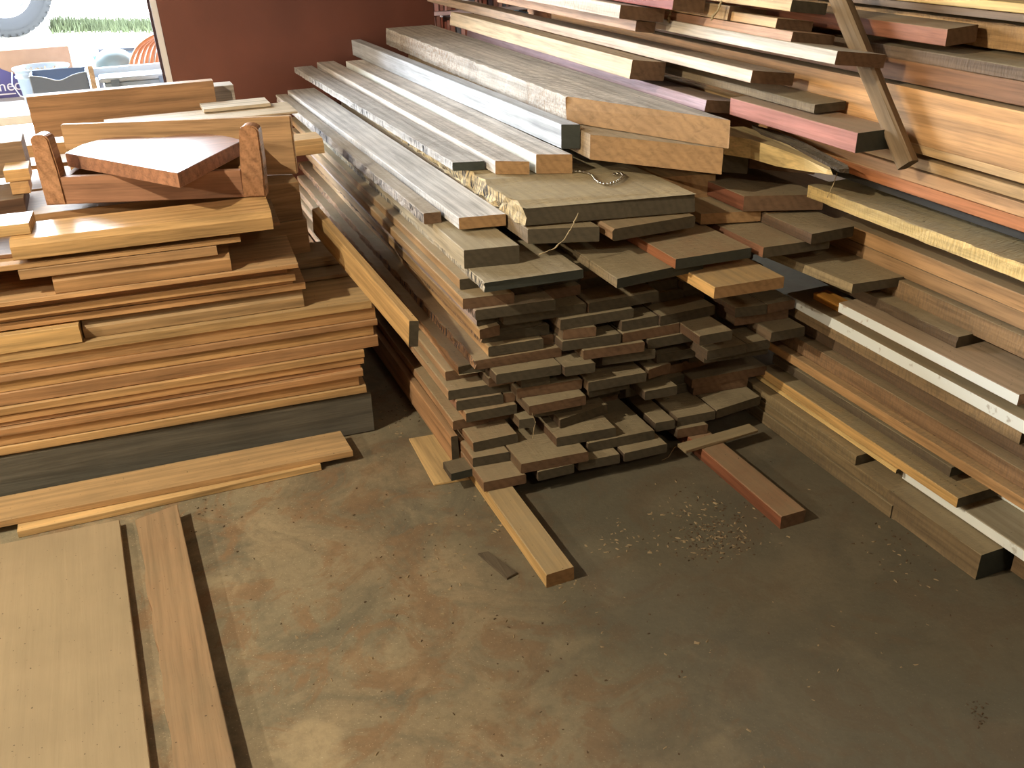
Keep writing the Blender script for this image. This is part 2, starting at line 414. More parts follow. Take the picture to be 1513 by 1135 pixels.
# ------------------------------------------------------------------ middle stack: loose boards on top
GT = 'loose boards on top of the middle stack'
z17 = zk(17)-.001
PZ('long pale board with grey saw-striped left edge, lying on the dark end-on rows', z17+.026, (717, 418.5), .026, (862, 398), 2.65, (206, 190, 160), dust=.8, mats=('rough', 'end_char', 'saw'), group=GT, ragged=.004)
PZ('wide dusty board with charcoal end and worn rounded corner beside the saw-striped board', z17+.028, (912, 412), .028, (1040, 385), 2.5, (150, 128, 92), dust=.9, mats=('rough', 'end_char', None), group=GT)
PZ('pale orange-sided board with clear growth rings on its front end, low on the middle stack', z17+.003, (1056, 425), .0325, (1159, 409), 2.3, (232, 176, 98), dust=.75, mats=('wood', 'end_fresh', None), group=GT)
PZ('thick square-cut timber block end with dusty top above the striped board at the left corner', .656, (685, 370), .053, (767, 362), 2.2, (196, 176, 140), dust=.7, mats=('wood', 'end_dark', 'wood'), group=GT)
PZ('narrow reddish-topped board with its knotted end tucked beside the pale grey board on the left', .689, (627, 316), .032, (652, 313), 2.2, (198, 184, 172), dust=.5, mats=('rough', 'end_brown', 'saw'), group=GT, ragged=.004, yaw=.02)
PZ('long pale grey board with orange rough end, on the left edge of the middle stack', .70, (677.6, 322), .034, (747, 316), 2.35, (222, 216, 210), dust=.1, mats=('wood', 'end_fresh', 'rough'), group=GT, yaw=.02)
PZ('wide thick slab with shaggy torn left edge carrying the bead chain', .75, (779, 308), .052, (1030, 287), 2.3, (202, 174, 120), dust=.8, mats=('rough', 'end_dark', 'saw'), group=GT, ragged=.014)
PZ('dusty square board end directly under the left half of the shaggy slab', .694, (780, 339), .042, (886, 335), 2.2, (140, 116, 84), dust=.8, mats=('rough', 'end_dark', None), group=GT)
PZ('dusty tan board end with a rounded left corner beneath the shaggy slab', .694, (905, 339), .034, (1028, 318), 2.2, (164, 124, 86), dust=.8, mats=('wood', 'end_dark', None), group=GT, ch=.006)
PZ('dusty board with orange knotty left side and charcoal end, right of the worn-cornered board', z17+.0575, (998.7, 383), .029, (1110.5, 366), 2.1, (176, 104, 62), dust=.92, mats=('rough', 'end_char', 'wood'), group=GT)
PZ('wide brown board with dark rough end, right of the charcoal-ended knotty board', z17+.0575, (1128, 366), .030, (1227, 352), 2.1, (146, 96, 66), dust=.9, mats=('rough', 'end_dark', 'wood'), group=GT)
PZ('wide dusty grey-tan board jutting out between the middle stack and the right-hand pile', .56, (1260, 420), .027, (1364.5, 404.5), .34, (170, 146, 104), dust=.95, mats=('rough', 'end_dark', 'rough'), group=GT, yaw=.10)
PZ('dark brown board end with a notched corner, right of the wide brown board', .666, (1200, 346), .030, (1262, 334), 1.2, (120, 90, 64), dust=.9, mats=('rough', 'end_dark', None), group=GT)
PZ('pale tan board end with dusty top beneath the reddish thick block', .672, (1036, 316), .032, (1125, 311), 1.6, (196, 154, 100), dust=.85, mats=('wood', 'end_fresh', None), group=GT)
PZ('small pale board end poking out below the right side of the reddish thick block', .668, (1134, 315), .018, (1165, 311), 1.4, (186, 146, 98), dust=.6, mats=('wood', 'end_fresh', None), group=GT)
PZ('thick reddish brown block end with a cobwebbed dusty top', .722, (1099.6, 290), .045, (1218, 287), .9, (142, 80, 52), dust=.9, mats=('rough', 'end_brown', 'wood'), group=GT, yaw=.0)
PZ('square pale orange block end under the lower big beam, right side', .742, (975, 262), .07, (1057.5, 257), 1.8, (212, 160, 92), dust=.5, mats=('wood', 'end_fresh', None), group=GT)
PZ('dark grey-brown block end between the lower big beam and the split bark slab', .81, (1046, 228), .05, (1106, 232), 1.3, (96, 78, 58), dust=.5, mats=('wood', 'end_dark', None), group=GT)
PZ('dark reddish board end running under the split bark slab', .79, (1108, 234), .03, (1205, 243), 1.2, (96, 56, 40), dust=.4, mats=('wood', 'end_brown', None), group=GT)
# the six prominent ones at the very top
PZ('flat grey weathered board with a green-black painted end, leftmost and lowest of the top boards', .779, (669.7, 240), .027, (716, 238), 2.30, (206, 200, 194), dust=.15, mats=('rough', 'end_char', 'saw'), group=GT, ragged=.003, yaw=.03)
PZ('pale cream square-edged board, second from the left of the top boards', .793, (731.5, 238), .040, (782, 238.6), 2.34, (224, 212, 200), dust=.12, mats=('rough', 'end_fresh', 'wood'), group=GT, yaw=.022)
PZ('thick board with white chipped edge and bright orange end beside the blue-grey beam', .811, (792, 228.4), .058, (845.7, 228), 2.2, (226, 216, 206), dust=.12, mats=('rough', 'end_fresh', 'white'), group=GT, yaw=.025)
PZ('square blue-grey weathered beam with a dark end-sealed face, on the top boards', .886, (829, 184), .073, (857, 184), 2.35, (192, 196, 202), dust=.1, mats=('wood', 'end_char', 'wood'), group=GT, yaw=.03)
PZ('uppermost big beam with a rough speckled side and broad orange end', .948, (838, 143), .078, (1080, 177.7), 2.1, (206, 196, 184), dust=.15, mats=('rough', 'end_fresh', 'speckle'), group=GT, yaw=-.004, ragged=.005)
PZ('lower big beam with orange end directly under the uppermost big beam', .868, (872, 199), .074, (1069, 219), 2.0, (182, 150, 108), dust=.6, mats=('rough', 'end_fresh', None), group=GT, yaw=-.02)
# supports hidden under the top beams
for i, (px, z0_, z1_, yy) in enumerate([((900, 300), .75, .793, 3.0), ((900, 300), .75, .793, 4.1)]):
    plank('plank', 'short crosswise packing block hidden beneath the two big beams', (1.92, yy, .7505), math.pi/2, .1, .6, .0425, (150, 120, 84), group='packing blocks under the beams')

# split slab with bark, tapering to a point
sl = empty('bark_slab', onz((1078, 200), .84), 'split tapering slab with dark bark along its right edge, pointing forward above the reddish block', 'board', GT)
bo = sl.location
def slab(name, pts, z_of, th, m, dy):
    V = []; Fc = []; n = len(pts)
    for layer in (0, 1):
        for i, (p, zt) in enumerate(pts):
            q = onz(p, zt); r = random.Random(i*7+layer)
            V.append((q.x-bo.x+r.uniform(-.003, .003), q.y-bo.y+dy+r.uniform(-.003, .003), zt-bo.z-(th[i] if layer == 0 else 0)))
    Fc.append(tuple(range(n, 2*n))); Fc.append(tuple(range(n-1, -1, -1)))
    for i in range(n): Fc.append((i, (i+1) % n, n+(i+1) % n, n+i))
    return obj(name, V, Fc, m, sl)
w1 = slab('sapwood', [((1072, 188), .88), ((1100, 187), .88), ((1125, 196), .875), ((1160, 212), .87), ((1200, 230), .86), ((1226, 244), .855), ((1230, 252), .85), ((1222, 250), .85), ((1190, 234), .858), ((1150, 219), .868), ((1110, 206), .872), ((1070, 200), .875)], None,
          [.055, .055, .055, .05, .035, .02, .012, .012, .035, .05, .055, .055], [M['wood']], 0)
w1.color = (*lin((220, 184, 112)), .5)
w2 = slab('bark_strip', [((1112, 184), .89), ((1150, 194), .885), ((1190, 212), .88), ((1225, 231), .87), ((1252, 244), .862), ((1256, 250), .858), ((1240, 250), .858), ((1205, 231), .867), ((1165, 211), .875), ((1125, 195), .882)], None,
          [.012, .014, .014, .014, .012, .012, .008, .008, .008, .008], [M['bark']], .0)
w2.color = (.1, .08, .05, .4)

# bead chain
ch = empty('bead_chain', onz((870, 262), .752), 'small silver bead chain lying on the wide slab with the shaggy edge', 'chain')
pp = [(846, 253), (853, 253), (861, 254), (869, 256), (876, 260), (880, 266), (886, 270), (893, 272), (900, 272), (907, 270), (913, 268), (918, 264), (922, 260), (918, 256), (910, 257), (905, 258)]
pts = [onz(p, .7565)-ch.location for p in pp]; ac = []
for i in range(len(pts)-1):
    for s in range(6): ac.append(pts[i].lerp(pts[i+1], s/6))
dd = 0; beads = [ac[0]]
for a in ac:
    if (a-beads[-1]).length > .0105: beads.append(a)
V = []; Fc = []
for bd in beads:
    bm = bmesh.new(); bmesh.ops.create_uvsphere(bm, u_segments=10, v_segments=6, radius=.0046)
    o0 = len(V); V += [tuple(v.co+bd) for v in bm.verts]; Fc += [tuple(o0+v.index for v in f.verts) for f in bm.faces]; bm.free()
obj('beads', V, Fc, M['steel'], ch, smooth=True)
tube('chain_wire', [tuple(a) for a in ac[::3]], .0012, M['steel'], ch)

# ------------------------------------------------------------------ left side boards of the middle stack
# leaning board in the slot between the two stacks
a = onz((600, 470), .51); b = onz((455, 302), .66)
d = b-a; yaw = math.atan2(-d.x, d.y); Ld = math.hypot(d.x, d.y)
plank('plank', 'long narrow board on edge slanting through the slot between the left and middle stacks', (a.x, a.y, a.z-.085), yaw, .024, Ld, .085, (206, 158, 92), dust=.1,
      mats=('wood', 'end_dark', None), pitch=math.atan2(d.z, Ld), skew=-.01, group=None)
A = onz((612, 648), .004)
o = poly('plywood_offcut', [(onz(p, .006)-A)[:2] for p in ((604, 648), (641, 716), (694, 707), (652, 640))], 0, .006, [M['wood'], M['end']], bev=.001)
o.location = (A.x, A.y, .0005); o.color = (*lin((214, 172, 104)), .3); tag(o, 'thin pale plywood offcut on the floor at the left foot of the middle stack', 'plywood')
plank('plank', 'tan board standing on edge along the lower left side of the middle stack', (.704, 2.26, .0415), .004, .022, 2.3, .085, (184, 132, 84), dust=.3, mats=('wood', 'end_dark', None))
p = onz((695, 672), .02)
plank('plank', 'dark short stub of board poking left at the foot of the middle stack', (.668, 2.165, .0415), .0, .075, .07, .024, (84, 70, 52), dust=.4, mats=('rough', 'end_char', None))

# ------------------------------------------------------------------ right-hand pile
GR = 'long boards of the right-hand pile'
def side(label, X, yt, yb, w, far, col, near=.75, nearpix=None, zz=None, **k):
    t_ = onx((1513, yt), X); b_ = onx((1513, yb), X); z0, z1 = (b_.z, t_.z) if not zz else zz
    ny = near if nearpix is None else onx(nearpix, X).y
    return plank('plank', label, (X, ny, z0), 0, w, far-ny, z1-z0, col, group=GR, **k)
side('bright straw-yellow board along the very top of the right-hand pile', 1.86, 6, 20.5, .16, 4.2, (222, 180, 100), dust=.1)
side('thin brown board directly under the straw-yellow top board', 1.87, 21, 34, .2, 4.2, (120, 92, 62), dust=.4, mats=('wood', 'end', None))
side('splintered tan board beside the thick reddish beam end, near the top of the pile', 1.92, 38, 78, .2, 4.0, (190, 142, 84), dust=.4, mats=('rough', 'end', None), ragged=.004)
side('grey-brown board with a wide dusty top in the upper right-hand pile', 1.80, 100, 120.5, .25, 3.9, (120, 96, 74), dust=.85, mats=('rough', 'end', None))
side('brown board with long light splits in its side, upper right-hand pile', 1.80, 121, 157.5, .25, 3.9, (150, 100, 62), dust=.3, mats=('wood', 'end', None))
side('widest tan board face of the right-hand pile, behind the leaning stick', 1.78, 190, 256, .26, 3.9, (212, 154, 92), dust=.85, mats=('wood', 'end', None), zz=(.943, 1.068))
side('pale board with dark blotches right under the widest tan board', 1.78, 257, 272, .22, 3.9, (214, 168, 108), dust=.3, mats=('wood', 'end', None))
side('straw-coloured board, second below the widest tan board', 1.79, 279, 297, .22, 3.9, (210, 164, 104), dust=.4)
side('wide tan board just above the orange board, right-hand pile', 1.79, 301, 322.5, .22, 3.9, (200, 146, 92), dust=.3)
side('orange-brown board above the black one, right-hand pile', 1.79, 323, 344, .22, 3.9, (190, 112, 60), dust=.2)
side('nearly black thin board of the right-hand pile', 1.83, 344.5, 356, .2, 3.7, (58, 54, 48), dust=.1)
side('big yellow rough-edged plank with a broad grey dusty top, middle of the right-hand pile', 1.76, 391, 416, .34, 2.12, (222, 184, 108), dust=.95, mats=('rough', 'end', 'rough'), ragged=.003)
side('tan board under a dark dusty top, just below the big yellow plank', 1.88, 437, 462.5, .25, 3.4, (188, 138, 84), dust=.8)
side('second tan board below the big yellow plank', 1.885, 463, 489, .25, 3.4, (178, 134, 86), dust=.6)
side('dull tan board above the short dark-ended board, right-hand pile', 1.87, 497, 531, .26, 3.2, (160, 124, 82), dust=.8, mats=('rough', 'end', None))
PX('short brown board with a dark ragged end beside the upper white strip', 1.82, (1415, 505), (1414, 526), .12, 3.1, (112, 88, 62), zs=(.473, .502), dust=.9, mats=('rough', 'end_dark', None), group=GR, ragged=.003)
W2 = PX('upper white-painted board edge with a pinkish dusty top, right-hand pile', 1.76, (1509, 573), (1505, 587), .22, (1240, 448), (186, 150, 120), zs=(.443, .472), dust=.55, mats=('wood', 'end', 'white'), group=GR)
PX('glossy orange varnished strip lying behind the lower white edge', 1.80, (1407, 549), (1405, 563), .05, (1200, 452), (214, 138, 46), zs=(.419, .440), dust=0, mats=('varnish', 'end_fresh', 'varnish'), group=GR)
side('lower and longer white-painted board edge, right-hand pile', 1.76, 621, 642, .24, 2.16, (150, 124, 88), dust=.9, mats=('wood', 'end', 'white'))
PX('brown dusty board directly beneath the longer white edge', 1.77, (1508, 648), (1505, 664), .24, 2.2, (160, 128, 86), zs=(.350, .3855), dust=.6, mats=('rough', 'end_dark', None), group=GR)
side('wide board with a reddish-brown stained dusty top, lower right-hand pile', 1.70, 722, 742, .3, 2.2, (196, 146, 88), zz=(.262, .290), dust=.55, mats=('rough', 'end_dark', 'wood'), dustless=None) if False else \
 plank('plank', 'wide board with a reddish-brown stained top and thin pale edge, lower right-hand pile', (1.74, .75, .222), 0, .28, 1.5, .028, (206, 152, 92), dust=.45, mats=('rough', 'end_dark', 'wood'), group=GR)
plank('plank', 'dull brown board with a broad worn top, lower right-hand pile above the reddish stained one', (1.765, .8, .252), 0, .26, 1.45, .045, (150, 112, 74), dust=.6, mats=('rough', 'end_dark', None), group=GR)
plank('plank', 'brown packing board between the stained boards and the white-edged boards', (1.80, .8, .299), 0, .22, 1.4, .049, (112, 86, 60), dust=.7, mats=('rough', 'end_dark', None), group=GR)
PX('dark dusty board ending in a charcoal face above the yellow-sided board', 1.765, (1404, 700), (1402, 712), .13, 2.2, (110, 92, 68), zs=(.168, .196), dust=.95, mats=('rough', 'end_char', None), group=GR)
PX('yellow-sided board with a dusty grey end, low in the right-hand pile', 1.735, (1418, 727.5), (1416, 742), .16, 2.22, (226, 172, 94), zs=(.122, .150), dust=.9, mats=('rough', 'end_dark', 'wood'), group=GR)
PX('thin pale splintered strip under the yellow-sided board', 1.73, (1325, 692), (1323, 697), .1, 2.23, (236, 192, 112), zs=(.108, .121), dust=.2, mats=('wood', 'end_dark', 'wood'), group=GR)
plank('plank', 'board with a white-painted edge and grey dusty top, lowest white one of the right-hand pile', (1.765, .75, .078), 0, .2, .86, .029, (176, 166, 142), dust=.6, mats=('wood', 'end', 'white'), group=GR)
plank('plank', 'second low white-painted edge behind the grey dusty-topped one', (1.885, .75, .1085), 0, .1, .66, .03, (180, 170, 146), dust=.6, mats=('wood', 'end', 'white'), group=GR)
PX('grooved moulding board, upper of the two grooved ones at the foot of the right-hand pile', 1.70, (1265, 677), (1262, 694), .12, 2.25, (150, 124, 82), zs=(.075, .105), dust=.5, mats=('rough', 'end_dark', None), group=GR)
PX('grooved moulding board, lower of the two grooved ones at the foot of the right-hand pile', 1.70, (1325, 720), (1320, 740), .12, 2.25, (142, 116, 76), zs=(.042, .073), dust=.5, mats=('rough', 'end_dark', None), group=GR)
PX('worn floor-level board at the foot of the right-hand pile', 1.695, (1320, 738), (1318.5, 755), .14, 2.25, (134, 110, 74), zs=(0, .040), dust=.6, mats=('rough', 'end_dark', None), group=GR)
plank('timber_beam', 'heavy dusty timber with a dark end on the floor under the white-edged boards', (1.70, 1.275, 0), 0, .16, .31, .075, (128, 104, 70), dust=.8, mats=('rough', 'end_char', None), cat='timber')
plank('plank', 'brown board lying along the heavy floor timber at the lower right corner', (1.78, .75, .02), 0, .2, .5, .055, (120, 92, 58), dust=.7, mats=('rough', 'end_dark', None), group=GR)
# bearers that carry the levels where the pile has gaps (deep inside it)
for (x, y, z0_, z1_) in [(1.93, 1.5, .0, .105), (1.93, 2.0, .0, .105)]: pass
GB = 'bearers between the levels of the right-hand pile'
for (y, z0_, z1_, x) in [(1.75, .66, .724, 1.95), (2.9, .66, .782, 1.95), (2.9, 1.069, 1.073, 1.95)]:
    if z1_-z0_ < .01: continue
    plank('wooden_bearer', 'crosswise bearer hidden between two levels of the right-hand pile', (x+.4, y, z0_), math.pi/2, .06, .4, z1_-z0_-.001, (110, 88, 60), group=GB, cat='timber')

GU = 'boards ending over the gap at the top of the right-hand pile'
PX('pinkish board with a wide charcoal-black end, reaching past the leaning stick', 1.63, (1267, 197), (1260, 227), .125, 2.34, (176, 108, 92), dust=.8, mats=('wood', 'end_char', 'wood'), group=GU)
PX('lilac-grey board with a dark red-brown end, beside the uppermost big beam', 1.58, (1042, 148), (1039, 165.8), (1094, 153), (690, 62), (184, 150, 158), dust=.7, mats=('wood', 'end_brown', 'wood'), group=GU)
PX('pale figured board with swirling grain, square end in the shade', 1.47, (931, 88.5), (928, 117), (981, 95), (664, 28), (214, 186, 146), dust=.4, mats=('wood', 'end_brown', 'wood'), group=GU)
PX('long white-pink board with a knot and a rounded dark red end', 1.58, (1110, 104), (1106, 123), (1172, 111), (632, 10), (216, 186, 160), dust=.5, mats=('wood', 'end_brown', 'wood'), group=GU)
PX('long board with a bright white side and a brown end that meets the leaning stick', 1.58, (1235.6, 75), (1231, 96), (1322, 101), (650, 2), (206, 190, 168), dust=.5, mats=('wood', 'end_brown', 'wood'), group=GU)
PX('slim board with an orange-tan end under the coarse-grained white one', 1.47, (939, 31), (936, 47), (967, 35), (735, 15), (190, 142, 104), dust=.6, mats=('wood', 'end_brown', 'wood'), group=GU)
PX('wide board with coarse wavy white grain and a broad brown end', 1.40, (915, 7), (912, 27.5), (1005, 22), 5.2, (216, 196, 176), dust=.4, mats=('wood', 'end_brown', 'rough'), group=GU)
PX('tan-pink board whose brown end touches the top of the leaning stick', 1.60, (1170, 47), (1167, 63), (1244, 60), 4.6, (202, 148, 108), dust=.5, mats=('wood', 'end_brown', 'wood'), group=GU)
PX('red-sided board with a dark broken end at the top edge of the photo', 1.48, (994, -6), (992, 15), (1040, 2), 5.0, (150, 66, 50), dust=.4, mats=('wood', 'end_brown', 'wood'), group=GU)
PX('board with a dark brown end and pale left side above the tan-pink board, left one', 1.60, (1076, 9), (1073, 30), (1130, 18), 4.4, (196, 156, 104), dust=.5, mats=('wood', 'end_brown', 'wood'), group=GU)
PX('board with a dark brown end and pale left side above the tan-pink board, right one', 1.61, (1147, 27), (1144, 42), (1200, 35), 2.55, (204, 156, 98), dust=.5, mats=('wood', 'end_brown', 'wood'), group=GU)
PX('broad tan board end with a straw-yellow side at the top edge beside the stick', 1.61, (1169, 0), (1165, 17), (1220, 12), 4.2, (210, 170, 106), dust=.5, mats=('wood', 'end_dark', 'wood'), group=GU)
PX('thick reddish-brown beam with a rough square end, top right of the pile', 1.78, (1400.7, 43), (1395, 69), (1446, 36.5), 3.6, (158, 92, 58), dust=.8, mats=('wood', 'end_brown', 'wood'), group=GU)
PX('dusty board in shadow below the bright white-sided board', 1.80, (1272, 119), (1270, 131), .2, 3.8, (150, 124, 84), dust=.8, mats=('rough', 'end_dark', None), group=GU)
PX('grey dusty board with a slanted end behind the pinkish one', 1.67, (1204, 155), (1202, 168), .1, 3.4, (130, 110, 80), dust=.8, mats=('rough', 'end_dark', None), group=GU)

# leaning weathered stick
a = onx((1213, -60), 1.742); b = onx((1340, 250), 1.748)
st = tube('stick', [(0, 0, 0)], .01, M['dull']) if False else None
d = (a-b); Ls = d.length
o = plank('stick', 'rough weathered stick leaning diagonally across the front of the right-hand pile', (0, 0, 0), 0, .042, Ls, .034, (134, 108, 76), dust=0, mats=('dull', 'end_dark', 'dull'), wob=.0025, ch=.005, cat='stick')
up = d.normalized(); xx = Vector((0, -1, 0)).cross(up)*-1; xx = up.cross(Vector((-1, -.25, 0))).normalized(); zz2 = xx.cross(up)
o.matrix_world = Matrix(((xx.x, up.x, zz2.x, b.x-.017*xx.x), (xx.y, up.y, zz2.y, b.y), (xx.z, up.z, zz2.z, b.z), (0, 0, 0, 1)))

# ------------------------------------------------------------------ left stack
GL = 'boards of the left stack'
def TL(label, RB, LBx, t, w, col, z=None, Y=2.60, yaw=.066, **k):
    """board running to the left; RB = its bottom right front corner"""
    A = ony(RB, Y) if z is None else onz(RB, z)
    if LBx is None: L = 1.7
    elif isinstance(LBx, tuple):
        q = onz(LBx, A.z); v = q-A; L = math.hypot(v.x, v.y); yaw = math.atan2(v.y, -v.x)
    else: L = LBx
    return plank('plank', label, (A.x, A.y, A.z), math.pi/2-yaw, w, L, t, col, group=GL, **k)
TAN = [(212, 158, 92), (206, 150, 88), (198, 142, 86), (216, 166, 100), (190, 136, 84)]
# dense lower part
dense = [(541.5, 576.5), (531, 565), (536, 550.5), (533, 540), (538, 533.5), (538, 523.5), (560, 512.5), (553.5, 495), (558, 480), (556, 470.5)]
ztops = []
zb = [ony((560, y), 2.60).z for x, y in dense] + [ony((549, 455.5), 2.6).z]
for i, (x, y) in enumerate(dense):
    A = ony((x, y), 2.60); z0_ = zb[i]; t = zb[i+1]-z0_-.0012
    r = random.Random(i+50)
    off = [0, .006, -.004, .008, .002, -.003, .004, .010, 0, .007][i]
    plank('plank', 'tan smooth board, %s up from the grey foot timber in the left stack' % ORD[i+1], (A.x, 2.60+off, z0_), math.pi/2-.066, .22, 1.7, t, r.choice(TAN), dust=.3,
          mats=('wood', 'end', 'wood'), group=GL, wob=.0012, ch=.002)
zt = zb[-1]
topw = .25
TL('wide tan board whose dusty top shows at the right, under the short chamfered board', (549.5, 455.5), None, ony((549, 443), 2.6).z-zt-.001, topw, (208, 162, 98), Y=2.60, dust=.35)
z2 = ony((549, 443), 2.6).z
def TLz(label, xr, xl, z0_, z1_, w, col, dy=0, yaw=.066, **k):
    """xr, xl: picture columns of the right and left ends of the front face"""
    yy = 2.60+dy
    # find the right end on the plane y=yy at height z0_
    py = 300.0
    for _ in range(30):
        P_ = ony((xr, py), yy); py += (P_.z-z0_)*430
    A = ony((xr, py), yy)
    if xl is None: L = 1.6
    else:
        py2 = py
        for _ in range(30):
            P_ = ony((xl, py2), yy+.05); py2 += (P_.z-z0_)*430
        L = abs(ony((xl, py2), yy+.05).x-A.x)
    return plank('plank', label, (A.x, yy, z0_), math.pi/2-yaw, w, L, z1_-z0_-.001, col, group=GL, **k)
TLz('greyish tan board with chamfered upper edge, resting halfway up the left stack', 450, 125, z2, z2+.055, .12, (184, 144, 92), dy=.035, dust=.5, bevel_top=.02, mats=('wood', 'end', 'wood'))
TLz('pale board butting against the left end of the chamfered board', 122, None, z2, z2+.052, .12, (216, 168, 98), dy=.05, dust=.2, yaw=.06)
zz0 = z2+.056
zl = [zz0, zz0+.022, zz0+.034, zz0+.056, zz0+.078, zz0+.100]
TLz('thin tan board above the chamfered one, right end furthest out', 452, None, zl[0], zl[1], .2, (206, 150, 90), dy=.03, dust=.3)
TLz('thin tan board, second above the chamfered one', 433, None, zl[1], zl[2], .2, (196, 142, 86), dy=.035, dust=.3)
TLz('tan board with square end, third above the chamfered one', 437, None, zl[2], zl[3], .2, (212, 158, 96), dy=.02, dust=.3)
TLz('brown-shadowed board, fourth above the chamfered one', 425, None, zl[3], zl[4], .2, (186, 130, 80), dy=.035, dust=.3)
wz = zl[4]
TLz('wide thin board whose slanted right end and top show in the upper left stack', 441, None, wz, wz+.014, .28, (212, 156, 96), dy=-.0, dust=.3)
u = wz+.0145
TLz('short board with a chamfered front and a cut left end beside the bright dusty spot', 343, 82, u, u+.05, .09, (204, 148, 88), dy=.02, dust=.25, bevel_top=.012, mats=('wood', 'end', 'wood'))
TLz('narrow board ending furthest left in the upper left stack', 322, 30, u+.0505, u+.078, .14, (196, 146, 92), dy=.02, dust=.3)
TLz('board with a square right end just under the top board of the left stack', 356, None, u+.0785, u+.094, .2, (204, 152, 92), dy=.018, dust=.3)
TLz('brown board with a half-hidden end under the top board of the left stack', 414, None, u+.0945, u+.106, .26, (150, 104, 66), dy=.07, dust=.3)
v0 = u+.1065
TLz('top board of the left stack with a clipped chamfered right end', 404.5, 19, v0, v0+.052, .17, (222, 170, 102), dy=.0, dust=.2, bevel_top=.012, yaw=.07, mats=('varnish', 'end', 'varnish'))
TOPZ = v0+.052
TLz('glossy pale board at the far left edge of the left stack top', 46, None, TOPZ, TOPZ+.03, .12, (222, 178, 112), dy=.09, dust=.1, mats=('varnish', 'end', None))
# grey foot timber
plank('timber_beam', 'long weathered grey foot timber on the floor carrying the left stack', (.56, 2.605, 0), math.pi/2-.066, .2, 1.85, .138, (104, 98, 84), dust=.3, mats=('dull', 'end_char', 'dull'), cat='timber', wob=.002, ch=.006)
for xr in (.5, .27, .05, -.2):
    plank('wooden_spacer', 'thin dark spacer strip between the grey foot timber and the lowest tan board', (xr-.02, 2.612-(xr-.5)*.066, .1385), math.pi/2-.066, .18, .16, zb[0]-.139, (70, 62, 48), dust=0, group='spacers on the grey foot timber', cat='spacer', mats=('dull', 'end_dark', None))

# rear part of the left stack (carries the boards seen beyond the cradle)
nn = 0
for yy, ln, xr in ((2.97, 1.1, .50), (3.28, 1.1, .54), (3.62, 1.1, .50), (3.95, 1.1, .50)):
    for q in range(6):
        zq = q*.122
        plank('timber_beam', 'hidden tan timber in the rear rows of the left stack', (xr+RND.uniform(-.04, .02)-(.1 if q == 0 else 0), yy, zq), math.pi/2, .28, ln, .1205, (170, 124, 76), dust=.4,
              group='hidden timbers in the rear of the left stack', cat='timber')
ZR = .732
def RB_(label, p_r, p_l, y, z0_, z1_, w, col, **k):
    A = ony((p_r, 200), y); B = ony((p_l, 200), y)
    py = 200
    for _ in range(30): A = ony((p_r, py), y); py += (A.z-z0_)*350
    B = ony((p_l, py), y)
    return plank('plank', label, (A.x, y, z0_), math.pi/2, w, A.x-B.x, z1_-z0_-.001, col, group='rear boards of the left stack', **k)
RB_('tan board jutting from the rear of the left stack over the dark slot', 480, 330, 3.30, ZR, ZR+.05, .13, (206, 158, 96), dust=.3, bevel_top=.015)
RB_('lower rear board of the left stack poking out behind the right post', 425, 300, 3.45, ZR, ZR+.06, .12, (168, 134, 100), dust=.5)
RB_('dark brown rear board under the thin tan strips', 432, 100, 3.62, ZR, ZR+.05, .2, (84, 58, 42), dust=.3)
RB_('thin tan strip with grooved end, rear right of the left stack', 432, 100, 3.62, ZR+.05, ZR+.075, .2, (196, 138, 84), dust=.3)
RB_('pale-topped thin board furthest right at the rear of the left stack', 440, 150, 3.66, ZR+.075, ZR+.083, .22, (206, 178, 140), dust=.2)
RB_('small pale board with a clipped corner, rear of the left stack', 400, 300, 3.80, ZR+.084, ZR+.098, .14, (210, 188, 156), dust=.2)
RB_('long thin strip running behind the cradle to the left frame edge', 348, 0, 3.45, ZR+.061, ZR+.10, .10, (200, 150, 94), dust=.2)
RB_('broad brown board standing proud at the very rear of the left stack', 325, 48, 4.02, ZR, ZR+.165, .06, (176, 126, 80), dust=.2, roll=0)
RB_('short white-topped block end, rear right of the left stack', 352, 290, 4.10, ZR, ZR+.13, .1, (206, 190, 170), dust=.2)
RB_('tan board stub left of the cradle, upper one', 46, 8, 3.05, ZR+.08, ZR+.115, .1, (212, 162, 96), dust=.2)
RB_('tan board stub left of the cradle, lower one', 46, 18, 3.04, ZR+.045, ZR+.08, .1, (200, 150, 92), dust=.2)
RB_('brown dusty block at the left frame edge behind the board stubs', 44, -60, 3.2, ZR+.061, ZR+.165, .14, (150, 118, 86), dust=.3)
RB_('dark board lying low left of the cradle', 40, -60, 3.0, ZR, ZR+.044, .2, (96, 66, 46), dust=.3)
RB_('lower board seen in the dark slot beside the left stack, upper layer', 499, 430, 3.02, .50, .522, .2, (150, 112, 72), dust=.5) if False else None
def slot(label, pr, zt_, t, w, L, col):
    A = onz(pr, zt_)
    return plank('plank', label, (A.x, A.y, zt_-t), math.pi/2-.05, w, L, t-.001, col, dust=.4, group='short boards in the dark slot beside the left stack')
slot('dusty board end in the dark slot beside the left stack, uppermost', (499, 376), .50, .018, .16, .22, (160, 124, 82))
slot('dusty board end in the dark slot beside the left stack, second', (504, 383), .482, .016, .16, .24, (150, 114, 74))
slot('dusty board end in the dark slot beside the left stack, lowest and furthest out', (518, 402), .464, .012, .15, .25, (156, 120, 80))
plank('timber_beam', 'hidden timber standing under the short boards in the dark slot', (.60, 2.98, 0), math.pi/2, .16, .2, .428, (90, 68, 46), dust=.3, cat='timber') 

